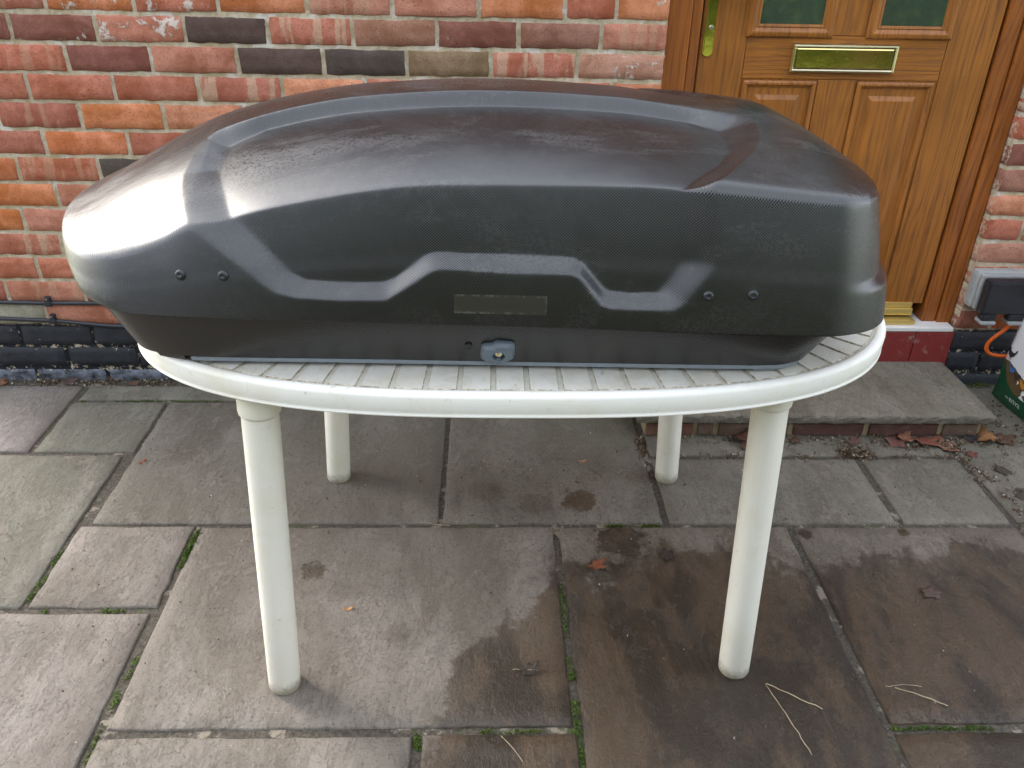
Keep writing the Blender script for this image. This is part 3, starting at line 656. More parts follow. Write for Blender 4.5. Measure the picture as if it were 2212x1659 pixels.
for i, (wd, key) in enumerate(((.155, 'r'), (.06, 'B'), (.225, 'B'), (.225, 'd'), (.225, 'd'), (.118, 'B'))):
    me = BS[i % 5].copy() if i >= 5 else BS[i]; me.materials.clear(); me.materials.append(MB_BRICK)
    o = bpy.data.objects.new('brick', me); col.objects.link(o); o.parent = step
    o.location = Vector((x + wd / 2, -.328 + brng.uniform(-.002, .002), .0215)) - step.location; o.scale = ((wd - .014) / .214, 1, .93)
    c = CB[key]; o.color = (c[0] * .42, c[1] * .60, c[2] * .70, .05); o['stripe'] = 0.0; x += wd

# ------------------------------------------------------------------ table
TCX, TCY, TA, TB, TN, TZ = .048, -.885, .683, .443, 2.7, .720
def oval(n, inset=0.0, dens=4000):
    t = np.linspace(0, 2 * np.pi, dens, endpoint=False)
    c, s = np.cos(t), np.sin(t)
    x = TA * np.sign(c) * np.abs(c) ** (2 / TN); y = TB * np.sign(s) * np.abs(s) ** (2 / TN)
    L = np.r_[0, np.cumsum(np.hypot(np.diff(np.r_[x, x[0]]), np.diff(np.r_[y, y[0]])))]
    u = np.linspace(0, L[-1], n, endpoint=False)
    X = np.interp(u, L, np.r_[x, x[0]]); Y = np.interp(u, L, np.r_[y, y[0]])
    tx = np.roll(X, -1) - np.roll(X, 1); ty = np.roll(Y, -1) - np.roll(Y, 1); l = np.hypot(tx, ty); tx /= l; ty /= l
    # smooth normals
    return TCX + X - ty * inset, TCY + Y + tx * inset, -(-ty), -tx, L[-1]   # position, outward normal
table = empty('garden_table', (TCX, TCY, 0), 'white plastic oval garden table with tiled top carrying the black roof box', 'table')
NO = 292
X0, Y0, NXo, NYo, PER = oval(NO)
NXo, NYo = NXo, NYo
def ring_mesh(prof):
    m = MB(); V = []
    for ins, z in prof:
        for i in range(NO): V.append((X0[i] - NXo[i] * ins, Y0[i] - NYo[i] * ins, z))
    Fc = []
    for a in range(len(prof) - 1):
        for i in range(NO): j = (i + 1) % NO; Fc.append((a * NO + i, a * NO + j, (a + 1) * NO + j, (a + 1) * NO + i))
    return m.add(V, Fc)
# check the normal points outwards
if NXo[0] * (X0[0] - TCX) + NYo[0] * (Y0[0] - TCY) < 0: NXo, NYo = -NXo, -NYo
top = ring_mesh([(.019, TZ - .0022), (.0175, TZ + .0006), (.013, TZ + .0022), (.007, TZ + .0018), (.0025, TZ - .001), (.0002, TZ - .006), (.0015, TZ - .030), (.0025, TZ - .0335), (.0008, TZ - .035), (.0008, TZ - .0375), (.004, TZ - .039), (.008, TZ - .036), (.008, TZ - .012)])
top.build('rim', M_WHITE, table, True)
pl = ring_mesh([(.0185, TZ - .0024), (.09, TZ - .0024)]); V0 = len(pl.v) - NO; pl.f.append(tuple(range(V0, V0 + NO))); pl.m.append(0)
tabletop = pl.build('tabletop', M_GROOVE, table)
und = ring_mesh([(.010, TZ - .016), (.2, TZ - .016)]); V0 = len(und.v) - NO; und.f.append(tuple(range(V0, V0 + NO))); und.m.append(0); und.build('underside', M_LEG, table)
# border tiles, square to the rim
NT_ = 73; Lp = PER / NT_
lens = np.r_[0, np.cumsum(np.hypot(np.diff(np.r_[X0, X0[0]]), np.diff(np.r_[Y0, Y0[0]])))]
def at(L):
    L = L % lens[-1]; i = int(np.searchsorted(lens, L) - 1) % NO; f = (L - lens[i]) / max(1e-9, lens[(i + 1)] - lens[i]); j = (i + 1) % NO
    return ((1 - f) * X0[i] + f * X0[j], (1 - f) * Y0[i] + f * Y0[j], (1 - f) * NXo[i] + f * NXo[j], (1 - f) * NYo[i] + f * NYo[j])
for k_ in range(NT_):
    a0 = k_ * Lp + .0036; a1 = (k_ + 1) * Lp - .0036; m = MB(); V = []
    pa, pb, pm = at(a0), at(a1), at((a0 + a1) / 2)
    inner = .135
    def q(p, ins, z): return (p[0] - p[2] * ins, p[1] - p[3] * ins, z)
    s = .0011
    base = [q(pa, .0205, TZ - .0024), q(pb, .0205, TZ - .0024), q(pb, inner, TZ - .0024), q(pa, inner, TZ - .0024)]
    pa2, pb2 = at(a0 + s), at(a1 - s)
    tp = [q(pa2, .0222, TZ + .0003), q(pb2, .0222, TZ + .0003), q(pb2, inner - .002, TZ + .0003), q(pa2, inner - .002, TZ + .0003)]
    m.add(base + tp, [(4, 5, 6, 7)], 0); m.f += [(i, (i + 1) % 4, 4 + (i + 1) % 4, 4 + i) for i in range(4)]; m.m += [1] * 4
    m.build('tile', [M_TILE, M_DIRT], tabletop)
def leg(xb, yb, splay):
    a = Vector((xb, yb, .0008)); b = Vector((xb - splay * .036, yb, TZ - .02)); ax = b - a; L = ax.length
    Mx = Matrix.Translation(a) @ ax.to_track_quat('Z', 'Y').to_matrix().to_4x4()
    m = MB(); m.lathe([(.0255, 0), (.0295, .0012), (.0308, .005), (.0308, .2), (.0305, .45), (.0302, L - .062)], 40, Mx, cap=True)
    o = m.build('leg', M_LEG, table); set_smooth_angle(o, 40)
    m = MB(); m.lathe([(.0310, L - .066), (.0338, L - .063), (.0345, L - .058), (.0345, L - .012)], 40, Mx); c = m.build('collar', M_LEG, o); set_smooth_angle(c, 40); return o
for (xb, yb, sg) in ((-.398, -1.232, -1), (.508, -1.200, 1), (-.399, -.540, -1), (.492, -.540, 1)): leg(xb, yb, sg)

# ------------------------------------------------------------------ roof box
def pchip(xs, ys):
    xs = np.asarray(xs, float); ys = np.asarray(ys, float); h = np.diff(xs); d = np.diff(ys) / h
    m = np.zeros(len(xs)); m[0] = d[0]; m[-1] = d[-1]
    for i in range(1, len(xs) - 1):
        if d[i - 1] * d[i] > 0:
            w1 = 2 * h[i] + h[i - 1]; w2 = h[i] + 2 * h[i - 1]; m[i] = (w1 + w2) / (w1 / d[i - 1] + w2 / d[i])
    def f(x):
        x = np.clip(np.asarray(x, float), xs[0], xs[-1]); i = np.clip(np.searchsorted(xs, x) - 1, 0, len(xs) - 2); t = (x - xs[i]) / h[i]
        return (1 + 2 * t) * (1 - t) ** 2 * ys[i] + t * (1 - t) ** 2 * h[i] * m[i] + t * t * (3 - 2 * t) * ys[i + 1] + t * t * (t - 1) * h[i] * m[i + 1]
    return f
YC = -.92
HEM = [(-.706, 0), (-.698, .08), (-.673, .165), (-.636, .250), (-.594, .312), (-.542, .342), (-.48, .351), (-.2, .367), (.1, .380), (.4, .392), (.49, .392), (.555, .374), (.60, .333), (.628, .26), (.643, .15), (.647, 0)]
zs_f = pchip([-.72, -.66, -.60, -.54, -.48, -.43, -.3, -.06, .2, .468, .56, .652], [.906, .902, .897, .900, .920, .946, .988, 1.026, 1.030, 1.010, 1.002, .990])
zc_f = pchip([-.72, -.64, -.5, -.35, -.2, 0, .2, .35, .5, .58, .652], [.945, .978, 1.018, 1.058, 1.082, 1.092, 1.084, 1.066, 1.050, 1.038, 1.018])
zh_f = pchip([-.72, -.62, -.5, -.3, 0, .45, .652], [.855, .838, .822, .820, .820, .815, .812])
def resample(pts, n):
    P = np.array(pts, float); t = np.r_[0, np.cumsum(np.hypot(*np.diff(P, axis=0).T))]
    fx = pchip(t, P[:, 0]); fy = pchip(t, P[:, 1]); tt = np.linspace(0, t[-1], 1200); x = fx(tt); y = fy(tt)
    s = np.r_[0, np.cumsum(np.hypot(np.diff(x), np.diff(y)))]; u = np.linspace(0, s[-1], n)
    return np.interp(u, s, x), np.interp(u, s, y)
def sst(a, b, x): t = np.clip((x - a) / (b - a), 0, 1); return t * t * (3 - 2 * t)
KR = 2                                  # grid refinement
NU, NSIDE, NTOP = 300 * KR + 1, 44 * KR, 62 * KR
def lid_grid():
    hx, hy = resample(HEM, NU); tx = np.gradient(hx); ty = np.gradient(hy); L = np.hypot(tx, ty); tx /= L; ty /= L
    tx[0], ty[0] = 0, 1; tx[-1], ty[-1] = 0, -1; nx, ny = -ty, tx
    ins = .036 - .044 * sst(-.44, -.70, hx) + .010 * np.clip((hx - .5) / .15, 0, 1)
    sx = hx - nx * ins; sy = np.maximum(hy - ny * ins, 0); sy[0] = sy[-1] = 0
    zs = zs_f(sx); zh = zh_f(hx); cx = np.clip(sx, -.44, .46); rows = []
    for j in range(NSIDE + 1):
        t = j / NSIDE; bow = .005 * np.sin(np.pi * t) - .016 * sst(.50, .60, hx) * sst(.30, .40, t) * (1 - .6 * t)
        rows.append(np.c_[hx + (sx - hx) * t + nx * bow, hy + (sy - hy) * t + ny * bow, zh + (zs - zh) * t])
    for j in range(1, NTOP + 1):
        t = j / NTOP; x = sx + (cx - sx) * t; y = sy * (1 - t); zc = zc_f(x); w = 1 - t
        rows.append(np.c_[x, y, zc - (zc - zs) * np.abs(w) ** 1.85])
    G = np.array(rows)
    for it in range(7 * KR * KR):
        H = G.copy(); H[1:-1] = .25 * G[:-2] + .5 * G[1:-1] + .25 * G[2:]; w = np.zeros(len(G)); w[NSIDE - 12 * KR:NSIDE + 12 * KR] = 1
        G = G * (1 - w[:, None, None]) + H * w[:, None, None]
    soft = sst(-.52, -.68, hx) + .2 * sst(.52, .62, hx)          # the nose is rounded much more than the long sides
    for it in range(32 * KR * KR):
        H = G.copy(); H[1:-1] = .25 * G[:-2] + .5 * G[1:-1] + .25 * G[2:]; w = np.zeros(len(G)); w[NSIDE - 18 * KR:NSIDE + 14 * KR] = 1
        ww = w[:, None, None] * soft[None, :, None]; G = G * (1 - ww) + H * ww
    wu = sst(-.46, -.56, hx)[None, :, None] * sst(.15, .6, np.arange(len(G)) / NSIDE)[:, None, None]
    for it in range(70 * KR * KR):
        H = G.copy(); H[:, 1:-1] = .25 * G[:, :-2] + .5 * G[:, 1:-1] + .25 * G[:, 2:]; H[:, 0] = .5 * G[:, 0] + .5 * G[:, 1] * np.array([1, 0, 1]) + np.array([0, 0, 0]); H[:, 0, 1] = 0
        G = G * (1 - wu) + H * wu
    return G, nx, ny
G, hnx, hny = lid_grid()
OUT = [(81, 44), (89, 28), (97, 15), (100, 11), (105, 9), (114, 8), (126, 8), (128, 10), (136, 17), (138, 18), (151, 17), (167, 17), (169, 16), (174, 8), (176, 7), (183, 7), (191, 7), (193, 9), (199, 21), (199, 27), (197, 43), (198, 46), (202, 51), (210, 64), (214, 73), (216, 81), (217, 91), (214, 95), (208, 97), (187, 96.5), (170, 96), (147, 95.5), (123, 95), (110, 94), (99, 93), (85, 90), (81, 89), (75, 85), (73, 78), (73, 68), (76, 58), (79, 50)]
INN = [(90, 44), (98, 28), (104, 17), (107, 14), (115, 12.6), (124, 12.3), (127, 13.4), (134, 20.6), (136, 21.6), (151, 21.3), (167, 20.8), (170, 19), (175, 11.5), (176.5, 10.6), (182, 10.4), (187, 11), (192, 21), (191, 26), (190, 42), (191, 45), (195, 51), (203, 62), (207, 71), (208, 80), (207.5, 87), (200, 92.5), (184, 92.8), (169, 92.3), (147, 91.8), (124, 91.3), (111, 90.6), (100, 90), (91, 88.5), (82.5, 82), (82, 69), (86, 55), (89, 46)]
OUT = [(a * KR, b * KR) for a, b in OUT]; INN = [(a * KR, b * KR) for a, b in INN]
def recess_mask():
    nv = G.shape[0]
    def dens(poly):
        pts = []
        for i in range(len(poly)):
            a = np.array(poly[i], float); b = np.array(poly[(i + 1) % len(poly)], float); n = max(2, int(np.hypot(*(b - a)) / 1.6))
            for k in range(n): pts.append(a + (b - a) * k / n)
        return np.array(pts)
    def P3(uv):
        u0 = np.clip(np.floor(uv[:, 0]).astype(int), 0, NU - 2); v0 = np.clip(np.floor(uv[:, 1]).astype(int), 0, nv - 2); fu = (uv[:, 0] - u0)[:, None]; fv = (uv[:, 1] - v0)[:, None]
        return (G[v0, u0] * (1 - fu) * (1 - fv) + G[v0, u0 + 1] * fu * (1 - fv) + G[v0 + 1, u0] * (1 - fu) * fv + G[v0 + 1, u0 + 1] * fu * fv)
    def dist(poly):
        Q = P3(dens(poly)); flat = G.reshape(-1, 3); D = np.full(len(flat), 9.0)
        for q in Q: D = np.minimum(D, ((flat - q) ** 2).sum(1))
        return np.sqrt(D).reshape(nv, NU)
    def inside(poly):
        vv, uu = np.meshgrid(np.arange(nv) + 1e-4, np.arange(NU) + 1e-4, indexing='ij'); r = np.zeros((nv, NU), bool); n = len(poly)
        for i in range(n):
            x1, y1 = poly[i]; x2, y2 = poly[(i + 1) % n]
            if y1 == y2: continue
            c = ((y1 > vv) != (y2 > vv)) & (uu < (x2 - x1) * (vv - y1) / (y2 - y1) + x1); r ^= c
        return r
    do, di = dist(OUT), dist(INN); io, ii = inside(OUT), inside(INN)
    t = np.where(ii, 1.0, np.where(io, do / (do + di + 1e-9), 0.0))
    t = .8 * t + .2 * t * t * (3 - 2 * t)
    for _ in range(1):
        t[1:-1, 1:-1] = (t[1:-1, 1:-1] * 4 + t[:-2, 1:-1] + t[2:, 1:-1] + t[1:-1, :-2] + t[1:-1, 2:]) / 8
    return t
mask = recess_mask()
du = np.gradient(G, axis=1); dv = np.gradient(G, axis=0); Nn = np.cross(du, dv); Nn /= (np.linalg.norm(Nn, axis=-1, keepdims=True) + 1e-12)
# G is (x, half width towards the camera, z): turn into world, near half
def to_world(A, s=-1): B = A.copy(); B[..., 1] = YC + s * A[..., 1]; return B
sgn = 1 if np.nanmedian(Nn[-20 * KR, 120 * KR:180 * KR, 2]) > 0 else -1
Nn *= sgn
GD = G - Nn * (mask * .0195)[..., None]
roof_box = empty('roof_box', (0, YC, TZ), 'long matte black car roof box standing on the white garden table', 'roof box')
def lid_mesh():
    nv = G.shape[0]
    # hem lip turned inwards for thickness
    lip = [G[0].copy() for _ in range(2)]
    for a, (ins, dz) in zip(lip, ((.009, .012), (.004, -.0004))):
        a[:, 0] -= hnx * ins; a[:, 1] -= hny * ins; a[:, 2] += dz
    lip[0][:, 1] = np.maximum(lip[0][:, 1], 0); lip[1][:, 1] = np.maximum(lip[1][:, 1], 0)
    A = np.concatenate([np.array(lip), GD]); nr = A.shape[0]
    near = to_world(A, -1); far = to_world(A, 1)
    V = np.concatenate([near.reshape(-1, 3), far.reshape(-1, 3)]); half = nr * NU; Fc = []
    s_arc = np.linspace(0, 1.72, NU); g_arc = np.r_[0, np.cumsum(np.linalg.norm(np.diff(A[:, NU // 2], axis=0), axis=1))]
    uv = []
    for j in range(nr - 1):
        for i in range(NU - 1):
            a = j * NU + i; Fc.append((a, a + 1, a + NU + 1, a + NU)); b = a + half; Fc.append((b, b + NU, b + NU + 1, b + 1))
            if j < NSIDE + 2:
                c = [(s_arc[i], g_arc[j]), (s_arc[i + 1], g_arc[j]), (s_arc[i + 1], g_arc[j + 1]), (s_arc[i], g_arc[j + 1])]
            else:
                c = [(A[j, i, 0], A[j, i, 1]), (A[j, i + 1, 0], A[j, i + 1, 1]), (A[j + 1, i + 1, 0], A[j + 1, i + 1, 1]), (A[j + 1, i, 0], A[j + 1, i, 1])]
            uv += c; uv += [c[0], c[3], c[2], c[1]]
    me = bpy.data.meshes.new('lid'); me.from_pydata(V.tolist(), [], Fc)
    l = me.uv_layers.new(name='weave'); l.data.foreach_set('uv', np.array(uv, dtype=np.float32).ravel())
    bm = bmesh.new(); bm.from_mesh(me); bmesh.ops.remove_doubles(bm, verts=bm.verts, dist=.0002); bmesh.ops.dissolve_degenerate(bm, dist=1e-5, edges=bm.edges); bmesh.ops.recalc_face_normals(bm, faces=bm.faces); bm.to_mesh(me); bm.free(); me.update(); return me
lid = link('lid', lid_mesh(), M_LID, roof_box, True)
GW = to_world(GD); NW = to_world(Nn) ; NW[..., 1] = -Nn[..., 1]
for (u_, v_) in ((79, 22), (89, 19), (198, 12), (208, 13)):
    u_ *= KR; v_ *= KR
    c = Vector(GW[v_, u_]); n = Vector(NW[v_, u_]).normalized(); Mx = Matrix.Translation(c - n * .001) @ n.to_track_quat('Z', 'Y').to_matrix().to_4x4()
    m = MB(); m.lathe([(.0078, 0), (.0078, .0018), (.0068, .0040), (.0042, .0052), (.0034, .0052), (.0028, .0046), (.0008, .0046)], 20, Mx); o = m.build('rivet', M_RIVET, lid); set_smooth_angle(o, 50)
# residue of a peeled label
u0, u1, v0, v1 = 141 * KR, 162 * KR, 4 * KR, 10 * KR
A = np.array([[GW[v, u] + NW[v, u] * .0004 for u in range(u0, u1 + 1)] for v in range(v0, v1 + 1)])
m = MB(); w_ = u1 - u0 + 1
m.add([tuple(x) for x in A.reshape(-1, 3)], [(j * w_ + i, j * w_ + i + 1, (j + 1) * w_ + i + 1, (j + 1) * w_ + i) for j in range(v1 - v0) for i in range(w_ - 1)])
t = NT('label_residue'); gen = t.coord('Generated'); gs = t.sep(gen); e = t.math('MINIMUM', t.math('MINIMUM', t.math('MULTIPLY', gs[0], 4.6), t.math('MULTIPLY', t.math('SUBTRACT', 1.0, gs[0]), 4.6)), t.math('MINIMUM', gs[2], t.math('SUBTRACT', 1.0, gs[2])))
edge = t.math('MULTIPLY', t.step(e, .16, .04), t.step(t.noise(t.pos(), 90, 5, .75), .50, .58))
t.P('Base Color', t.mix(t.math('MULTIPLY', edge, .30), (0.030, 0.027, 0.020), (.26, .25, .22))); t.P('Roughness', .45); t.bump(t.noise(t.pos(), 300, 3), .2, .001)
m.build('label_residue', t.mat, lid, True)
# tub
TT = [(-.705, 0), (-.692, .12), (-.658, .21), (-.605, .285), (-.552, .322), (-.48, .334), (-.2, .345), (.1, .357), (.4, .368), (.465, .368), (.53, .352), (.57, .315), (.60, .25), (.613, .15), (.618, 0)]
TBt = [(-.602, 0), (-.598, .12), (-.584, .2), (-.556, .268), (-.515, .303), (-.44, .317), (-.2, .322), (.1, .330), (.4, .336), (.45, .334), (.49, .32), (.515, .285), (.53, .22), (.537, .13), (.54, 0)]
NTU = 140; ti = np.linspace(0, 14, NTU); idx = np.arange(15)
tt = np.c_[pchip(idx, [a[0] for a in TT])(ti), pchip(idx, [a[1] for a in TT])(ti)]; tb = np.c_[pchip(idx, [a[0] for a in TBt])(ti), pchip(idx, [a[1] for a in TBt])(ti)]
ZB = TZ + .0165
def tub_pt(s): return tt * (1 - s) + tb * s
prof = [(0, None), (.25, None), (.5, None), (.75, None), (.94, None), (.985, 'r'), (1.0, 'b')]
rows = []
for s, fl in prof:
    q_ = tub_pt(s); ztop = zh_f(q_[:, 0]) + .012
    z = ztop * (1 - s) + ZB * s
    if fl == 'b': q_ = q_ * np.array([.995, .985]); z = np.full(NTU, ZB)
    if fl == 'r': z = z - .0005
    rows.append(np.c_[q_, z])
rows.append(np.c_[tb * .95, np.full(NTU, ZB)])
A = np.array(rows); V = np.concatenate([to_world(A, -1).reshape(-1, 3), to_world(A, 1).reshape(-1, 3)]); half = len(rows) * NTU; Fc = []
for j in range(len(rows) - 1):
    for i in range(NTU - 1):
        a = j * NTU + i; Fc.append((a, a + 1, a + NTU + 1, a + NTU)); b = a + half; Fc.append((b, b + NTU, b + NTU + 1, b + 1))
l_ = (len(rows) - 1) * NTU; Fc.append(tuple(range(l_, l_ + NTU)) + tuple(range(half + l_ + NTU - 2, half + l_, -1)))
me = bpy.data.meshes.new('tub'); me.from_pydata(V.tolist(), [], Fc); bm = bmesh.new(); bm.from_mesh(me); bmesh.ops.remove_doubles(bm, verts=bm.verts, dist=.0002); bmesh.ops.recalc_face_normals(bm, faces=bm.faces); bm.to_mesh(me); bm.free()
tub = link('tub', me, M_TUB, roof_box); set_smooth_angle(tub, 28)
# strip painting the near edge's bright reflection, and end feet resting on the table
sel = [i for i in range(NTU) if -.462 < tb[i, 0] < .47 and tb[i, 1] > .2]
m = MB(); V = []
for i in sel:
    x, w_ = tb[i]; V += [(x, YC - w_ + .001, ZB - .0008), (x, YC - w_ + .0015, ZB - .0075), (x, YC - w_ + .02, ZB - .0075), (x, YC - w_ + .02, ZB - .0008)]
n_ = len(sel); Fc = [(4 * k + a, 4 * k + (a + 1) % 4, 4 * k + 4 + (a + 1) % 4, 4 * k + 4 + a) for k in range(n_ - 1) for a in range(4)] + [(0, 1, 2, 3), tuple(range(4 * n_ - 1, 4 * n_ - 5, -1))]
m.add(V, Fc); m.build('edge_reflection_strip', M_REFLFOOT, roof_box)
def foot(poly, mat):
    m = MB(); n = len(poly); cxm = sum(p[0] for p in poly) / n; cym = sum(p[1] for p in poly) / n
    V = []
    for z, s in ((ZB - .001, 1.0), (TZ + .004, .95), (TZ + .0009, .86)):
        V += [(cxm + (p[0] - cxm) * s, cym + (p[1] - cym) * s, z) for p in poly]
    m.add(V, [(i, (i + 1) % n, n + (i + 1) % n, n + i) for i in range(n)] + [(n + i, n + (i + 1) % n, 2 * n + (i + 1) % n, 2 * n + i) for i in range(n)] + [tuple(range(n)), tuple(range(2 * n, 3 * n))])
    m.build('foot', mat, roof_box)
for sgn_ in (-1, 1):
    foot([(-.585, YC + sgn_ * .10), (-.548, YC + sgn_ * .255), (-.515, YC + sgn_ * .294), (-.47, YC + sgn_ * .308), (-.45, YC + sgn_ * .26), (-.45, YC + sgn_ * .10)], M_TUB)
    foot([(.43, YC + sgn_ * .10), (.415, YC + sgn_ * .334), (.455, YC + sgn_ * .331), (.492, YC + sgn_ * .315), (.52, YC + sgn_ * .27), (.53, YC + sgn_ * .10)], M_REFLFOOT)
# lock housing on the near side
lc = Vector((.016, 0, .759))
i_ = int(np.argmin(np.abs(tt[:, 0] - .016) + (tt[:, 1] < .3) * 9)); s_ = ((zh_f(.016) + .012) - lc.z) / ((zh_f(.016) + .012) - ZB)
wl = tt[i_, 1] * (1 - s_) + tb[i_, 1] * s_; lc.y = YC - wl
nrm = Vector((0, -((zh_f(.016) + .012) - ZB), -(tt[i_, 1] - tb[i_, 1]))).normalized()
fx_ = Vector((1, 0, 0)); fz_ = fx_.cross(-nrm) if False else nrm.cross(fx_) * -1
if fz_.z < 0: fz_ = -fz_
def LP(x, z, h): return lc + fx_ * x + fz_ * z + nrm * h
outl = [(-.0250, .0105), (-.0205, .0145), (-.0080, .0160), (-.0050, .0185), (-.0020, .0210), (.0210, .0195), (.0255, .0165), (.0265, .0080), (.0262, -.0060), (.0245, -.0115), (.0200, -.0150), (.0120, -.0175), (.0070, -.0200), (-.0010, -.0200), (-.0050, -.0180), (-.0200, -.0165), (-.0248, -.0130), (-.0262, -.0050)]
m = MB(); n = len(outl); V = []; Fc = []
hole = [(.0015 + .0095 * math.cos(a), -.0025 + .0095 * math.sin(a)) for a in [2 * math.pi * k / n for k in range(n)]]
def ang(p): return math.atan2(p[1] + .0025, p[0] - .0015)
st_ = min(range(n), key=lambda i: abs(ang(outl[i]))); outl = outl[st_:] + outl[:st_]
if sum(outl[i][0] * outl[(i + 1) % n][1] - outl[(i + 1) % n][0] * outl[i][1] for i in range(n)) < 0: outl = outl[::-1]; st_ = min(range(n), key=lambda i: abs(ang(outl[i]))); outl = outl[st_:] + outl[:st_]
levels = [(1.0, 0, -.001), (1.0, 0, .0045), (.965, 0, .0060), (.80, 0, .0110), (.74, 0, .0122)]
for sc, _, h in levels: V += [LP(p[0] * sc + .0005 * (1 - sc), p[1] * sc - .002 * (1 - sc), h) for p in outl]
V += [LP(p[0], p[1], .0122) for p in hole]; V += [LP(p[0], p[1], .0045) for p in hole]
for lv in range(len(levels) + 1):
    for i in range(n): j = (i + 1) % n; Fc.append((lv * n + i, lv * n + j, (lv + 1) * n + j, (lv + 1) * n + i))
Fc.append(tuple(range((len(levels) + 1) * n, (len(levels) + 2) * n)))
m.add(V, Fc); lock = m.build('lock_housing', M_LOCKP, roof_box); set_smooth_angle(lock, 45)
Lm = Matrix((fx_, fz_, nrm)).transposed().to_4x4(); Lm.translation = LP(.0015, .0012, 0)
m = MB(); m.lathe([(.0062, .0044), (.0062, .0090), (.0052, .0098)], 18, Lm); m.build('lock_barrel', M_STEEL, lock)
m = MB(); b_ = [LP(x, z, h) for x in (-.0012, .0030) for z in (-.002, .0048) for h in (.0098, .0115)]
m.add(b_, [(0, 1, 3, 2), (4, 6, 7, 5), (0, 4, 5, 1), (2, 3, 7, 6), (0, 2, 6, 4), (1, 5, 7, 3)]); m.build('key_slot', M_GOLD, lock)
m = MB(); b_ = [LP(x, z, h) for x in (-.0022, .0052) for z in (-.0200, -.0085) for h in (.0046, .0098)]
m.add(b_, [(0, 1, 3, 2), (4, 6, 7, 5), (0, 4, 5, 1), (2, 3, 7, 6), (0, 2, 6, 4), (1, 5, 7, 3)]); m.build('key_channel', M_LOCKP, lock)
Lm = Matrix((fx_, fz_, nrm)).transposed().to_4x4(); Lm.translation = LP(-.0440, .0085, 0)
m = MB(); m.lathe([(.0058, -.001), (.0058, .0012), (.0045, .0022), (.0030, .0016), (.0008, .0014)], 18, Lm); o = m.build('plug', M_RIVET, roof_box); set_smooth_angle(o, 50)

# ------------------------------------------------------------------ things on and against the wall
def cable(pts, label, r=.0060):
    pts = [Vector(p) for p in pts]; fine = []
    for i in range(len(pts) - 1):
        for k in range(6):
            f = k / 6; q_ = pts[i].lerp(pts[i + 1], f); fine.append(q_)
    fine.append(pts[-1]); m = MB(); m.tube(fine, r, 12); o = m.build('cable', M_CABLE, None, True); tag(o, label, 'cable', 'black cables clipped along the wall'); return o
c1 = cable([(-1.79, -.0075, .2740), (-1.6, -.0075, .2735), (-1.35, -.0078, .2700), (-1.1, -.0075, .2710), (-.6, -.0075, .272), (.0, -.0075, .268), (.44, -.0075, .270)], 'upper of two black cables running along the wall above the painted base')
c2 = cable([(-1.79, -.0075, .2225), (-1.6, -.0075, .221), (-1.34, -.0078, .2105), (-1.19, -.0075, .195), (-.9, -.0075, .182), (-.5, -.0075, .178), (.0, -.0075, .176), (.44, -.0075, .175)], 'lower of two black cables, sagging towards the black painted base')
def clip(x, z, par, tilt):
    m = MB(); m.box(-.010, .010, -.017, -.0005, -.009, .009, .003); m.box(-.009, .007, -.0145, -.0005, .009, .022, .003)
    Mx = Matrix.Translation((x, 0, z)) @ Matrix.Rotation(tilt, 4, 'Y'); m.v = [tuple(Mx @ Vector(v)) for v in m.v]
    m.build('cable_clip', M_CABLE, par)
    h = MB(); h.lathe([(.0028, -.0135), (.0028, -.0158), (.001, -.0164)], 10, Mx @ Matrix.Translation((-.003, 0, .015)) @ Matrix.Rotation(R(90), 4, 'X') @ Matrix.Scale(-1, 4, (0, 0, 1))); h.build('nail_head', M_STEEL, par)
clip(-1.345, .2700, c1, .12); clip(-1.345, .2110, c2, .15); clip(-.75, .2715, c1, 0); clip(-.7, .180, c2, 0)
sock = empty('outdoor_socket', (1.62, 0, .35), 'grey weatherproof outdoor socket with smoked black cover beside the door', 'socket')
k = MB(); k.box(1.500, 1.745, -.048, .001, .292, .412, .014); k.build('back_box', M_SOCK, sock)
k = MB(); k.box(1.506, 1.739, -.060, -.0485, .296, .408, .004); k.build('cover_rim', M_SOCK, sock)
k = MB(); k.box(1.510, 1.742, -.092, -.0605, .290, .404, .012); k.build('smoked_cover', M_SOCKD, sock)
k = MB(); k.box(1.524, 1.57, -.090, -.061, .268, .2915, .006); k.box(1.606, 1.665, -.090, -.061, .268, .2915, .006); k.build('cable_shroud', M_SOCKD, sock)
for cx in (1.548, 1.634):
    k = MB(); k.box(cx - .023, cx + .023, -.094, -.050, .255, .2675, .005); k.build('cable_flap', M_SOCK, sock)
k = MB(); k.lathe([(.0125, -.0005), (.0125, .002), (.011, .0024)], 24, Matrix.Translation((1.4998, -.025, .352)) @ Matrix.Rotation(R(-90), 4, 'Y')); k.build('knockout', M_SOCK, sock)
for cx in (1.56, 1.585, 1.62):
    k = MB(); k.lathe([(.009, -.0005), (.009, .0012), (.008, .0016)], 18, Matrix.Translation((cx, -.025, .4122))); k.build('knockout', M_SOCK, sock)
k = MB(); P_ = [(1.636, -.070, .256), (1.626, -.066, .232), (1.606, -.058, .200), (1.597, -.050, .175), (1.600, -.046, .150), (1.618, -.044, .132), (1.65, -.044, .125), (1.69, -.05, .128), (1.75, -.06, .14), (1.80, -.06, .12)]
def spline(pts, n=8):
    pts = [Vector(p) for p in pts]; out = []
    for i in range(len(pts) - 1):
        p0, p1, p2, p3 = pts[max(i - 1, 0)], pts[i], pts[i + 1], pts[min(i + 2, len(pts) - 1)]
        for k_ in range(n):
            t_ = k_ / n; out.append(.5 * ((2 * p1) + (p2 - p0) * t_ + (2 * p0 - 5 * p1 + 4 * p2 - p3) * t_ ** 2 + (3 * p1 - p0 - 3 * p2 + p3) * t_ ** 3))
    return out + [pts[-1]]
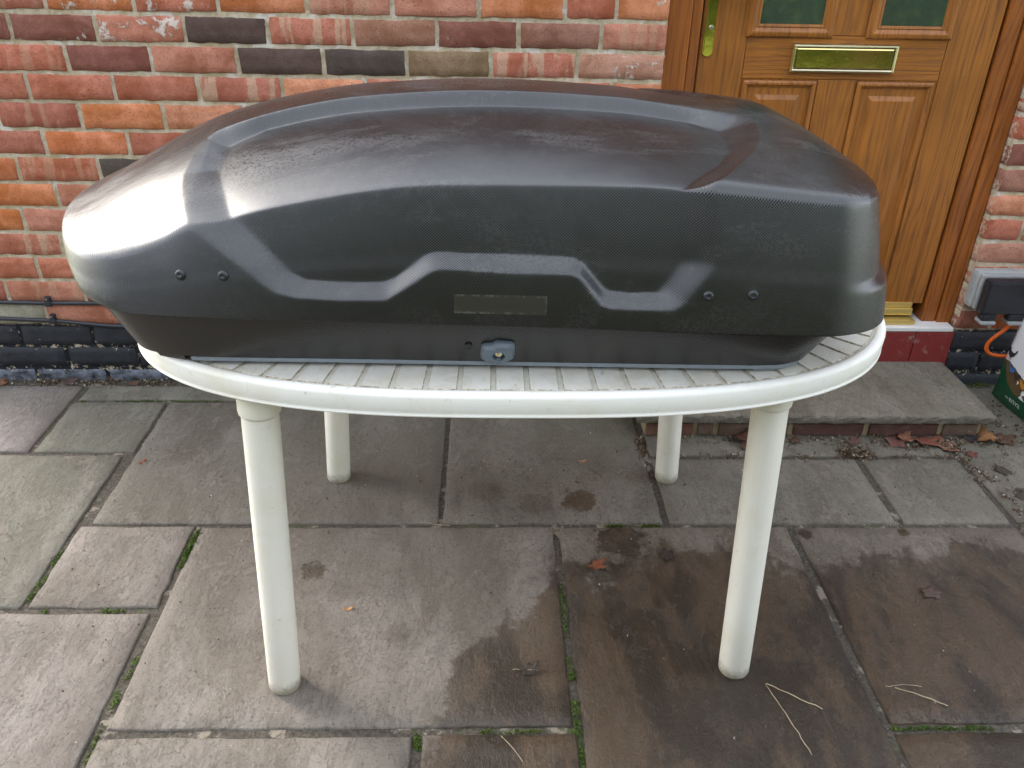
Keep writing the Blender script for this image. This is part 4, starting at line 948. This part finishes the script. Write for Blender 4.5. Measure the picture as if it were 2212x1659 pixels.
k.tube(spline(P_), .0058, 12); o = k.build('power_cord', M_CORD, None, True); tag(o, 'orange power cord looping down from the outdoor socket', 'cord')

# ------------------------------------------------------------------ seed sack
sack = empty('seed_sack', (1.80, -.27, 0), 'white and green plastic sack printed with birds standing at the right edge', 'sack')
SA, SB = Vector((1.648, -.075, .004)), Vector((1.722, -.50, .004)); sdir = (SB - SA).normalized(); SLn = (SB - SA).length
sn = Vector((sdir.y, -sdir.x, 0)); sn = sn if sn.x < 0 else -sn
SH = .62
def SF(u, v, off=0.0):   # u along the face, v up
    fu = u / SLn; fv = v / SH
    bul = .045 * math.sin(math.pi * min(max(fu, 0), 1)) ** .7 * (math.sin(math.pi * min(1, (fv * .9 + .08))) ** .6) + .004 * mnoise.noise(Vector((u * 14, v * 10, 2))) + .002 * mnoise.noise(Vector((u * 40, v * 26, 7)))
    return SA + sdir * u + Vector((0, 0, v)) + sn * (bul + off) + Vector((.03 * fv, 0, 0))
m = MB(); nu_, nv_ = 26, 34; V = []
for s_ in (1, -1):
    for j in range(nv_ + 1):
        for i in range(nu_ + 1):
            u_, v_ = SLn * i / nu_, SH * j / nv_
            p_ = SF(u_, v_)
            if s_ < 0:
                e = min(1, 6 * min(i / nu_, 1 - i / nu_)) ; p_ = p_ - sn * (.004 + .14 * e ** .5 * (1 if j < nv_ - 4 else (nv_ - j) / 4 * .9))
            V.append(p_)
W_ = nu_ + 1; Hn = (nv_ + 1) * W_; Fc = []
for j in range(nv_):
    for i in range(nu_):
        a = j * W_ + i; Fc += [(a, a + 1, a + W_ + 1, a + W_), (Hn + a, Hn + a + W_, Hn + a + W_ + 1, Hn + a + 1)]
for i in range(nu_): Fc += [(i, Hn + i, Hn + i + 1, i + 1), (nv_ * W_ + i, nv_ * W_ + i + 1, Hn + nv_ * W_ + i + 1, Hn + nv_ * W_ + i)]
for j in range(nv_): Fc += [(j * W_, (j + 1) * W_, Hn + (j + 1) * W_, Hn + j * W_), (j * W_ + nu_, Hn + j * W_ + nu_, Hn + (j + 1) * W_ + nu_, (j + 1) * W_ + nu_)]
m.add(V, Fc); M_SACK = simple('sack_white', (.74, .75, .77), .32, 0, .06, 12, .1); m.build('bag', M_SACK, sack, True)
def printed(name, poly, colr, off, holes=None, sub_=0):
    bm = bmesh.new(); vs_ = [bm.verts.new((p[0], p[1], 0)) for p in poly]; bm.faces.new(vs_); bmesh.ops.triangulate(bm, faces=bm.faces)
    for _ in range(3):
        le = [e for e in bm.edges if e.calc_length() > .025]
        if le: bmesh.ops.subdivide_edges(bm, edges=le, cuts=1); bmesh.ops.triangulate(bm, faces=bm.faces)
    bm.verts.index_update(); mb = MB(); mb.add([SF(v.co.x, v.co.y, off) for v in bm.verts], [[v.index for v in f.verts] for f in bm.faces]); bm.free()
    return mb.build(name, simple('print_' + name, colr, .35, 0, .10, 25), sack, True)
def circ(cx, cy, rx, ry=None, n=20, a0=0, a1=2 * math.pi): ry = ry or rx; return [(cx + rx * math.cos(a0 + (a1 - a0) * k / n), cy + ry * math.sin(a0 + (a1 - a0) * k / n)) for k in range(n)]
printed('brown_print', [(.0, .055), (SLn, .03), (SLn, .06), (.20, .075), (.09, .115), (.03, .135), (.0, .130)], (.12, .075, .035), .0012)
printed('green_print', [(.0, .0), (SLn, .0), (SLn, .052), (.10, .058), (.05, .075), (.012, .12), (.0, .12)], (.010, .070, .028), .0018)
def bird(cx, cy, s, colr, flip=1):
    pts = [(-1.0, .95), (-.75, .80), (-.55, .42), (-.1, .25), (.35, .35), (.55, .62), (.85, .62), (1.1, .48), (.92, .32), (.80, .05), (.45, -.35), (.05, -.45), (-.3, -.25), (-.6, .1), (-.85, .5)]
    printed('bird_print', [(cx + flip * p[0] * s, cy + p[1] * s) for p in (pts if flip > 0 else pts[::-1])], colr, .0026)
    for q_ in (.0, .25): printed('bird_leg_print', [(cx + flip * (q_ - .02) * s, cy - .40 * s), (cx + flip * (q_ + .06) * s, cy - .40 * s), (cx + flip * (q_ + .1) * s, cy - .85 * s), (cx + flip * (q_ + .02) * s, cy - .85 * s)], (.05, .03, .02), .0024)
bird(.030, .160, .026, (.022, .028, .036), -1); bird(.055, .118, .020, (.05, .15, .36), 1); bird(.085, .112, .021, (.045, .035, .028), 1); bird(.132, .100, .024, (.50, .22, .03), -1)
printed('badge_ring', circ(.105, .245, .031), (.10, .25, .16), .0012); printed('badge_white', circ(.105, .245, .0285), (.74, .75, .74), .0018); printed('badge_disc', circ(.105, .245, .0225), (.012, .13, .05), .0024)
def text(s, u_, v_, size, colr, off=.0022, name='lettering'):
    cu = bpy.data.curves.new('lettering', 'FONT'); cu.body = s; cu.size = size; cu.resolution_u = 2
    to = bpy.data.objects.new('lettering_source', cu); col.objects.link(to); bpy.context.view_layer.update()
    dg = bpy.context.evaluated_depsgraph_get(); me_ = bpy.data.meshes.new_from_object(to.evaluated_get(dg)); bpy.data.objects.remove(to)
    for v in me_.vertices: v.co = SF(u_ + v.co.x, v_ + v.co.y, off)
    me_.materials.clear(); link(name, me_, simple('ink_' + s[:3], colr, .4, 0, .02), sack)
for i, s in enumerate(('• Dust', '• Sustainable', '• Biodegradable')): text(s, .028, .392 - .030 * i, .026, (.02, .12, .06), .0020)
text('100%', .0885, .240, .014, (.75, .77, .75), .0034)
text('An', .070, .028, .012, (.6, .7, .65), .0030); text('enva', .088, .026, .030, (.72, .76, .74), .0030)

# ------------------------------------------------------------------ fallen leaves, straws, moss and crumbs
def dry_leaf(x, y, z, size, rot, colr, label, curl=.5, seed=0, ragged=True):
    r = random.Random(seed); m = MB(); n = 22; V = [(0, 0, 0)]
    for k_ in range(n):
        a = 2 * math.pi * k_ / n; lob = .55 + .45 * abs(math.cos(a * 2.5)) if ragged else .45 + .55 * abs(math.cos(a)) ** 1.2
        rr = lob * r.uniform(.85, 1.1); V.append((math.cos(a) * rr, math.sin(a) * rr * .75, 0))
    for k_ in range(n): V.append((V[k_ + 1][0] * .55, V[k_ + 1][1] * .55, 0))
    out = []
    for (a, b, c_) in V:
        zz = curl * (.55 * a * a + .35 * b * b * (1 if seed % 2 else -.4)) + .12 * r.uniform(-1, 1) * (a * a + b * b)
        out.append((a, b, zz))
    mz = min(o_[2] for o_ in out); Mx = Matrix.Rotation(rot, 3, 'Z') @ Matrix.Rotation(r.uniform(-.3, .3) * curl, 3, 'X')
    vv = [Mx @ Vector((a, b, c_ - mz)) * size for a, b, c_ in out]; mz = min(v.z for v in vv)
    vv = [v + Vector((0, 0, -mz + .001)) for v in vv]
    Fc = [(0, n + 1 + k_, n + 1 + (k_ + 1) % n) for k_ in range(n)] + [(n + 1 + k_, 1 + k_, 1 + (k_ + 1) % n, n + 1 + (k_ + 1) % n) for k_ in range(n)]
    m.add(vv, Fc); o = m.build('dry_leaf', M_DRY, None, True, fix=False); o.location = (x, y, z); o.color = (*colr, 1)
    sm_ = o.modifiers.new('thickness', 'SOLIDIFY'); sm_.thickness = .0006
    return tag(o, label, 'leaf', 'fallen leaves on the patio')
LV = [(.745, -.355, .03, .05, .6, (.10, .040, .022), 'large curled dark leaf by the front right table leg at the step', .9),
 (.765, -.395, .0, .042, 2.2, (.13, .055, .032), 'crumpled leaf lying flat below the step next to the right table leg', .7),
 (1.292, -.365, .0, .048, .2, (.20, .065, .04), 'broad reddish brown leaf in front of the step, largest of the right hand pile', .5),
 (1.345, -.385, .0, .045, 1.6, (.27, .13, .085), 'pale pinkish leaf lying against the broad reddish one', .5),
 (1.200, -.372, .0, .034, 2.6, (.15, .06, .045), 'small folded purple brown leaf left of the broad reddish leaf', .8),
 (1.235, -.352, .006, .036, .9, (.25, .11, .06), 'thin tan leaf leaning on the step bricks', .9),
 (1.478, -.355, .0, .042, 1.2, (.32, .15, .055), 'upright orange brown leaf at the right end of the step', 1.0),
 (1.530, -.352, .0, .040, .3, (.11, .055, .032), 'dark ragged leaf right of the orange brown leaf', .8),
 (1.445, -.345, .0, .038, 2.9, (.028, .03, .04), 'blackish leaf lying under the orange brown leaf', .4),
 (1.08, -.362, .0, .030, .5, (.13, .065, .05), 'pointed grey brown leaf below the middle of the step', .7),
 (.905, -.358, .0, .022, 1.1, (.12, .055, .035), 'small brown leaf fragment just right of the right table leg', .6),
 (1.40, -.43, .0, .022, .4, (.16, .05, .035), 'little reddish leaf scrap on the right hand slab', .6),
 (1.45, -.505, .0, .030, 2.0, (.06, .045, .035), 'flat wet dark leaf on the slab at the right edge', .15),
 (.268, -.466, .0, .013, .2, (.48, .27, .15), 'tiny pale orange leaf under the table', .9),
 (.262, -.893, .0, .026, .7, (.22, .07, .028), 'red brown ragged leaf on the wet slab below the table', .6),
 (.437, -.858, .0, .024, 1.9, (.045, .028, .022), 'dark shrivelled leaf on the wet slab near the right table leg', .8),
 (.088, -1.204, .0, .024, .5, (.05, .038, .03), 'dark twiggy leaf beside a straw in the lower middle', .7),
 (1.02, -.985, .0, .028, .1, (.09, .055, .042), 'flat brownish leaf on the wet slab at lower right', .15),
 (-1.335, -.028, .0, .030, .3, (.085, .05, .045), 'dark curled leaf at the wall foot below the cables', .8),
 (-1.555, -.035, .0, .028, 1.3, (.22, .10, .05), 'brown leaf at the wall foot at the left edge', .5),
 (-1.13, -.035, .0, .022, .5, (.15, .075, .045), 'small leaf at the wall foot near the table end', .6),
 (-.95, -.47, .0, .012, 1.0, (.25, .07, .04), 'tiny red leaf bit on the left slabs near the joint', .7),
 (-.302, -1.03, .0, .011, .3, (.48, .26, .10), 'tiny orange leaf touching the front left table leg', .8)]
for i, (x, y, z, s, r_, c, lab, cu) in enumerate(LV): dry_leaf(x, y, z if z < .02 else .0, s, r_, c, lab, cu, 40 + i, s > .02)
def straw(pts, r_, label):
    rr_ = random.Random(len(label) * 7 + int(abs(pts[0][0]) * 1000)); fp = []
    for a_, b_ in zip(pts[:-1], pts[1:]):
        for k_ in range(4): f_ = k_ / 4; fp.append((a_[0] + (b_[0] - a_[0]) * f_ + rr_.gauss(0, .0005), a_[1] + (b_[1] - a_[1]) * f_ + rr_.gauss(0, .0005), .0045 + rr_.uniform(0, .0025)))
    fp.append((pts[-1][0], pts[-1][1], .005)); m = MB(); m.tube(fp, [r_ * rr_.uniform(.55, 1.0) for _ in fp], 6); o = m.build('straw', M_STRAW, None, True); tag(o, label, 'straw', 'straws on the wet slab')
straw([(.560, -1.245), (.575, -1.30), (.590, -1.36), (.600, -1.405)], .0008, 'long thin straw running down from the front right table leg')
straw([(.562, -1.243), (.61, -1.275), (.655, -1.305)], .0011, 'thick pale straw forking right from the long thin straw')
straw([(.820, -1.255), (.88, -1.285), (.905, -1.300)], .0011, 'lower of the two straws by the right hand joint')
straw([(.800, -1.252), (.84, -1.248), (.875, -1.253)], .0008, 'upper of the two straws by the right hand joint')
straw([(.055, -1.203), (.085, -1.205), (.105, -1.206)], .0008, 'short pale straw across the dark twiggy leaf')
straw([(.028, -1.36), (.05, -1.385), (.068, -1.415)], .0007, 'thin bent straw at the bottom edge near the middle')
straw([(-.165, -.735), (-.12, -.745), (-.09, -.748)], .0007, 'fine straw lying over the joint behind the front left leg')
# moss in the joints
def tufts(lines, n, name, mat, size, zb, zr, kind='stuff'):
    V = []; Fc = []
    for _ in range(n):
        x0, y0, x1, y1, wd = rng.choice(lines); f = rng.random(); x = x0 + (x1 - x0) * f + rng.gauss(0, wd); y = y0 + (y1 - y0) * f + rng.gauss(0, wd); s = size * rng.uniform(.5, 1.4); z = zb + rng.random() * zr
        if mnoise.noise(Vector((x * 18, y * 18, 1))) < -.12: continue
        a = Vector((rng.uniform(-1, 1), rng.uniform(-1, 1), rng.uniform(-.2, .9))).normalized(); b = a.cross(Vector((rng.uniform(-1, 1), rng.uniform(-1, 1), rng.uniform(-1, 1)))).normalized(); c = Vector((x, y, z)); k_ = len(V)
        V += [c - a * s - b * s * .6, c + a * s - b * s * .4, c + a * s * .7 + b * s * .6, c - a * s * .5 + b * s * .7]; Fc.append((k_, k_ + 1, k_ + 2, k_ + 3))
    m = MB(); m.add(V, Fc); o = m.build(name, mat, None, fix=False); return tag(o, kind=kind)
mo_ = tufts([(-.710, -.76, -.714, -.92, .004), (-.710, -.76, -.714, -.86, .004), (-1.008, -.78, -1.01, -1.0, .0035), (-.98, -1.030, -.76, -1.030, .0035), (.172, -.95, .175, -1.34, .0035), (.174, -1.2, .176, -1.42, .004), (-.128, -1.35, -.129, -1.44, .0035), (-.05, -1.345, .17, -1.345, .003), (-.715, -1.15, -.722, -1.45, .003), (.775, -1.345, .98, -1.345, .003), (.30, -.742, .44, -.742, .003), (.55, -.335, 1.40, -.335, .004), (-1.26, -.137, -.82, -.137, .003), (-1.7, -.012, -.7, -.012, .006), (1.6, -.01, 1.75, -.01, .006)], 6500, 'moss', M_MOSS, .0021, -.005, .0060)
mo_['label'] = 'green moss growing in the joints between the paving slabs'; mo_['category'] = 'moss'
db = tufts([(-1.9, -.022, -.5, -.022, .012), (-1.45, -.03, -.95, -.03, .016), (.46, -.352, 1.55, -.352, .016), (1.0, -.372, 1.5, -.372, .03), (.46, -.437, 1.36, -.440, .008), (1.5, -.40, 1.62, -.20, .05), (1.37, -.45, 1.40, -.80, .02), (1.15, -.365, 1.42, -.40, .02), (.45, -.34, .458, -.5, .01), (1.02, -.415, 1.10, -.43, .014)], 5200, 'debris', M_DEBRIS, .0032, .001, .008)
db['label'] = 'brown crumbs of leaf and seed husk along the wall foot'; db['category'] = 'debris'
cr = tufts([(-1.5, -1.2, 1.5, -.4, .25), (-1.4, -.5, -.8, -1.3, .25), (.2, -.8, 1.2, -1.4, .2), (-.7, -.6, .7, -.4, .15)], 1500, 'grit', M_DEBRIS, .0022, .0035, .0025)
cr['label'] = 'scattered pale grit and specks over the paving'; cr['category'] = 'grit'

# ------------------------------------------------------------------ garden behind the viewer (only ever seen mirrored)
def foliage(n, fn, size, seed):
    r = np.random.default_rng(seed); P_ = fn(r, n); a = r.normal(size=(n, 3)); a /= np.linalg.norm(a, axis=1, keepdims=True); b = np.cross(a, r.normal(size=(n, 3))); b /= np.linalg.norm(b, axis=1, keepdims=True)
    s = size * r.uniform(.6, 1.4, (n, 1)); V = np.stack([P_ - a * s, P_ - b * s * .5, P_ + a * s, P_ + b * s * .5], 1).reshape(-1, 3)
    me_ = bpy.data.meshes.new('foliage'); me_.from_pydata(V.tolist(), [], np.arange(n * 4).reshape(n, 4).tolist()); return me_
def hedge_fn(x0, x1, y0, y1, h):
    def f(r, n):
        p_ = np.c_[r.uniform(x0, x1, n), r.uniform(y0, y1, n), r.uniform(-.05, 1, n) ** .9 * h]
        p_[:, 2] = np.abs(p_[:, 2]) * (1 + .12 * np.sin(p_[:, 0] * 1.7) + .08 * np.sin(p_[:, 0] * 4.3)); front = r.random(n) < .6; p_[front, 1] = y1 + .12 * np.sin(p_[front, 0] * 3 + p_[front, 2] * 2) + r.normal(0, .08, front.sum()); return p_
    return f
hd = empty('garden_hedge', (0, -9, -.06), 'tall green garden hedge facing the house', 'hedge')
o = link('foliage', foliage(24000, hedge_fn(-9, 9, -10.2, -9, 4.5), .085, 1), M_LEAF, hd); o.location = (0, 9, .0)
core = MB(); core.box(-8.8, 8.8, -10.0, -9.25, -.06, 4.0); core.build('inner_twigs', simple('hedge_core', (.018, .028, .008), .9, 0, .4, 5), hd)
sh = empty('side_hedge', (-5.6, -6, -.06), 'tall clipped hedge along the left side of the garden', 'hedge')
def side_fn(r, n):
    p_ = np.c_[-5.6 + np.abs(r.normal(0, .12, n)) * -1, r.uniform(-9.6, -2.6, n), r.uniform(-.05, 3.0, n)]; p_[:, 0] += .1 * np.sin(p_[:, 1] * 4) + .1 * np.sin(p_[:, 2] * 5 + p_[:, 1]); return p_
o = link('foliage', foliage(9000, side_fn, .08, 4), M_LEAF, sh)
core = MB(); core.box(-6.4, -5.75, -9.6, -2.6, -.06, 2.85); core.build('inner_twigs', simple('side_hedge_core', (.018, .028, .008), .9, 0, .4, 5), sh)
def tree(x, y, h, cr_, seed, lab):
    e = empty('garden_tree', (x, y, -.06), lab, 'tree', 'garden trees behind the viewer'); m = MB(); m.tube([(x, y, -.06), (x + .05, y, h * .35), (x, y + .1, h * .7)], [.16, .12, .05], 10)
    for k_ in range(5): a = k_ * 1.26 + seed; m.tube([(x + .03, y, h * .38), (x + math.cos(a) * cr_ * .6, y + math.sin(a) * cr_ * .6, h * .62)], [.06, .02], 6)
    m.build('trunk', M_BARK, e, True)
    def f(r, n):
        d_ = r.normal(size=(n, 3)); d_ /= np.linalg.norm(d_, axis=1, keepdims=True); rad_ = cr_ * r.uniform(.45, 1, (n, 1)) * (1 + .25 * np.sin(d_[:, :1] * 5 + seed) * np.cos(d_[:, 2:] * 4)); return np.array([x, y, h * .68]) + d_ * rad_ * np.array([1, 1, .8])
    o_ = link('crown', foliage(7000, f, .10, seed), M_LEAF, e)
tree(4.6, -8.3, 5.0, 1.7, 3, 'round leafy garden tree on the right of the lawn'); tree(-2.9, -10.8, 6.2, 2.0, 5, 'tall leafy garden tree beyond the hedge'); tree(7.5, -6.0, 5.2, 1.9, 8, 'leafy garden tree at the far right of the lawn')
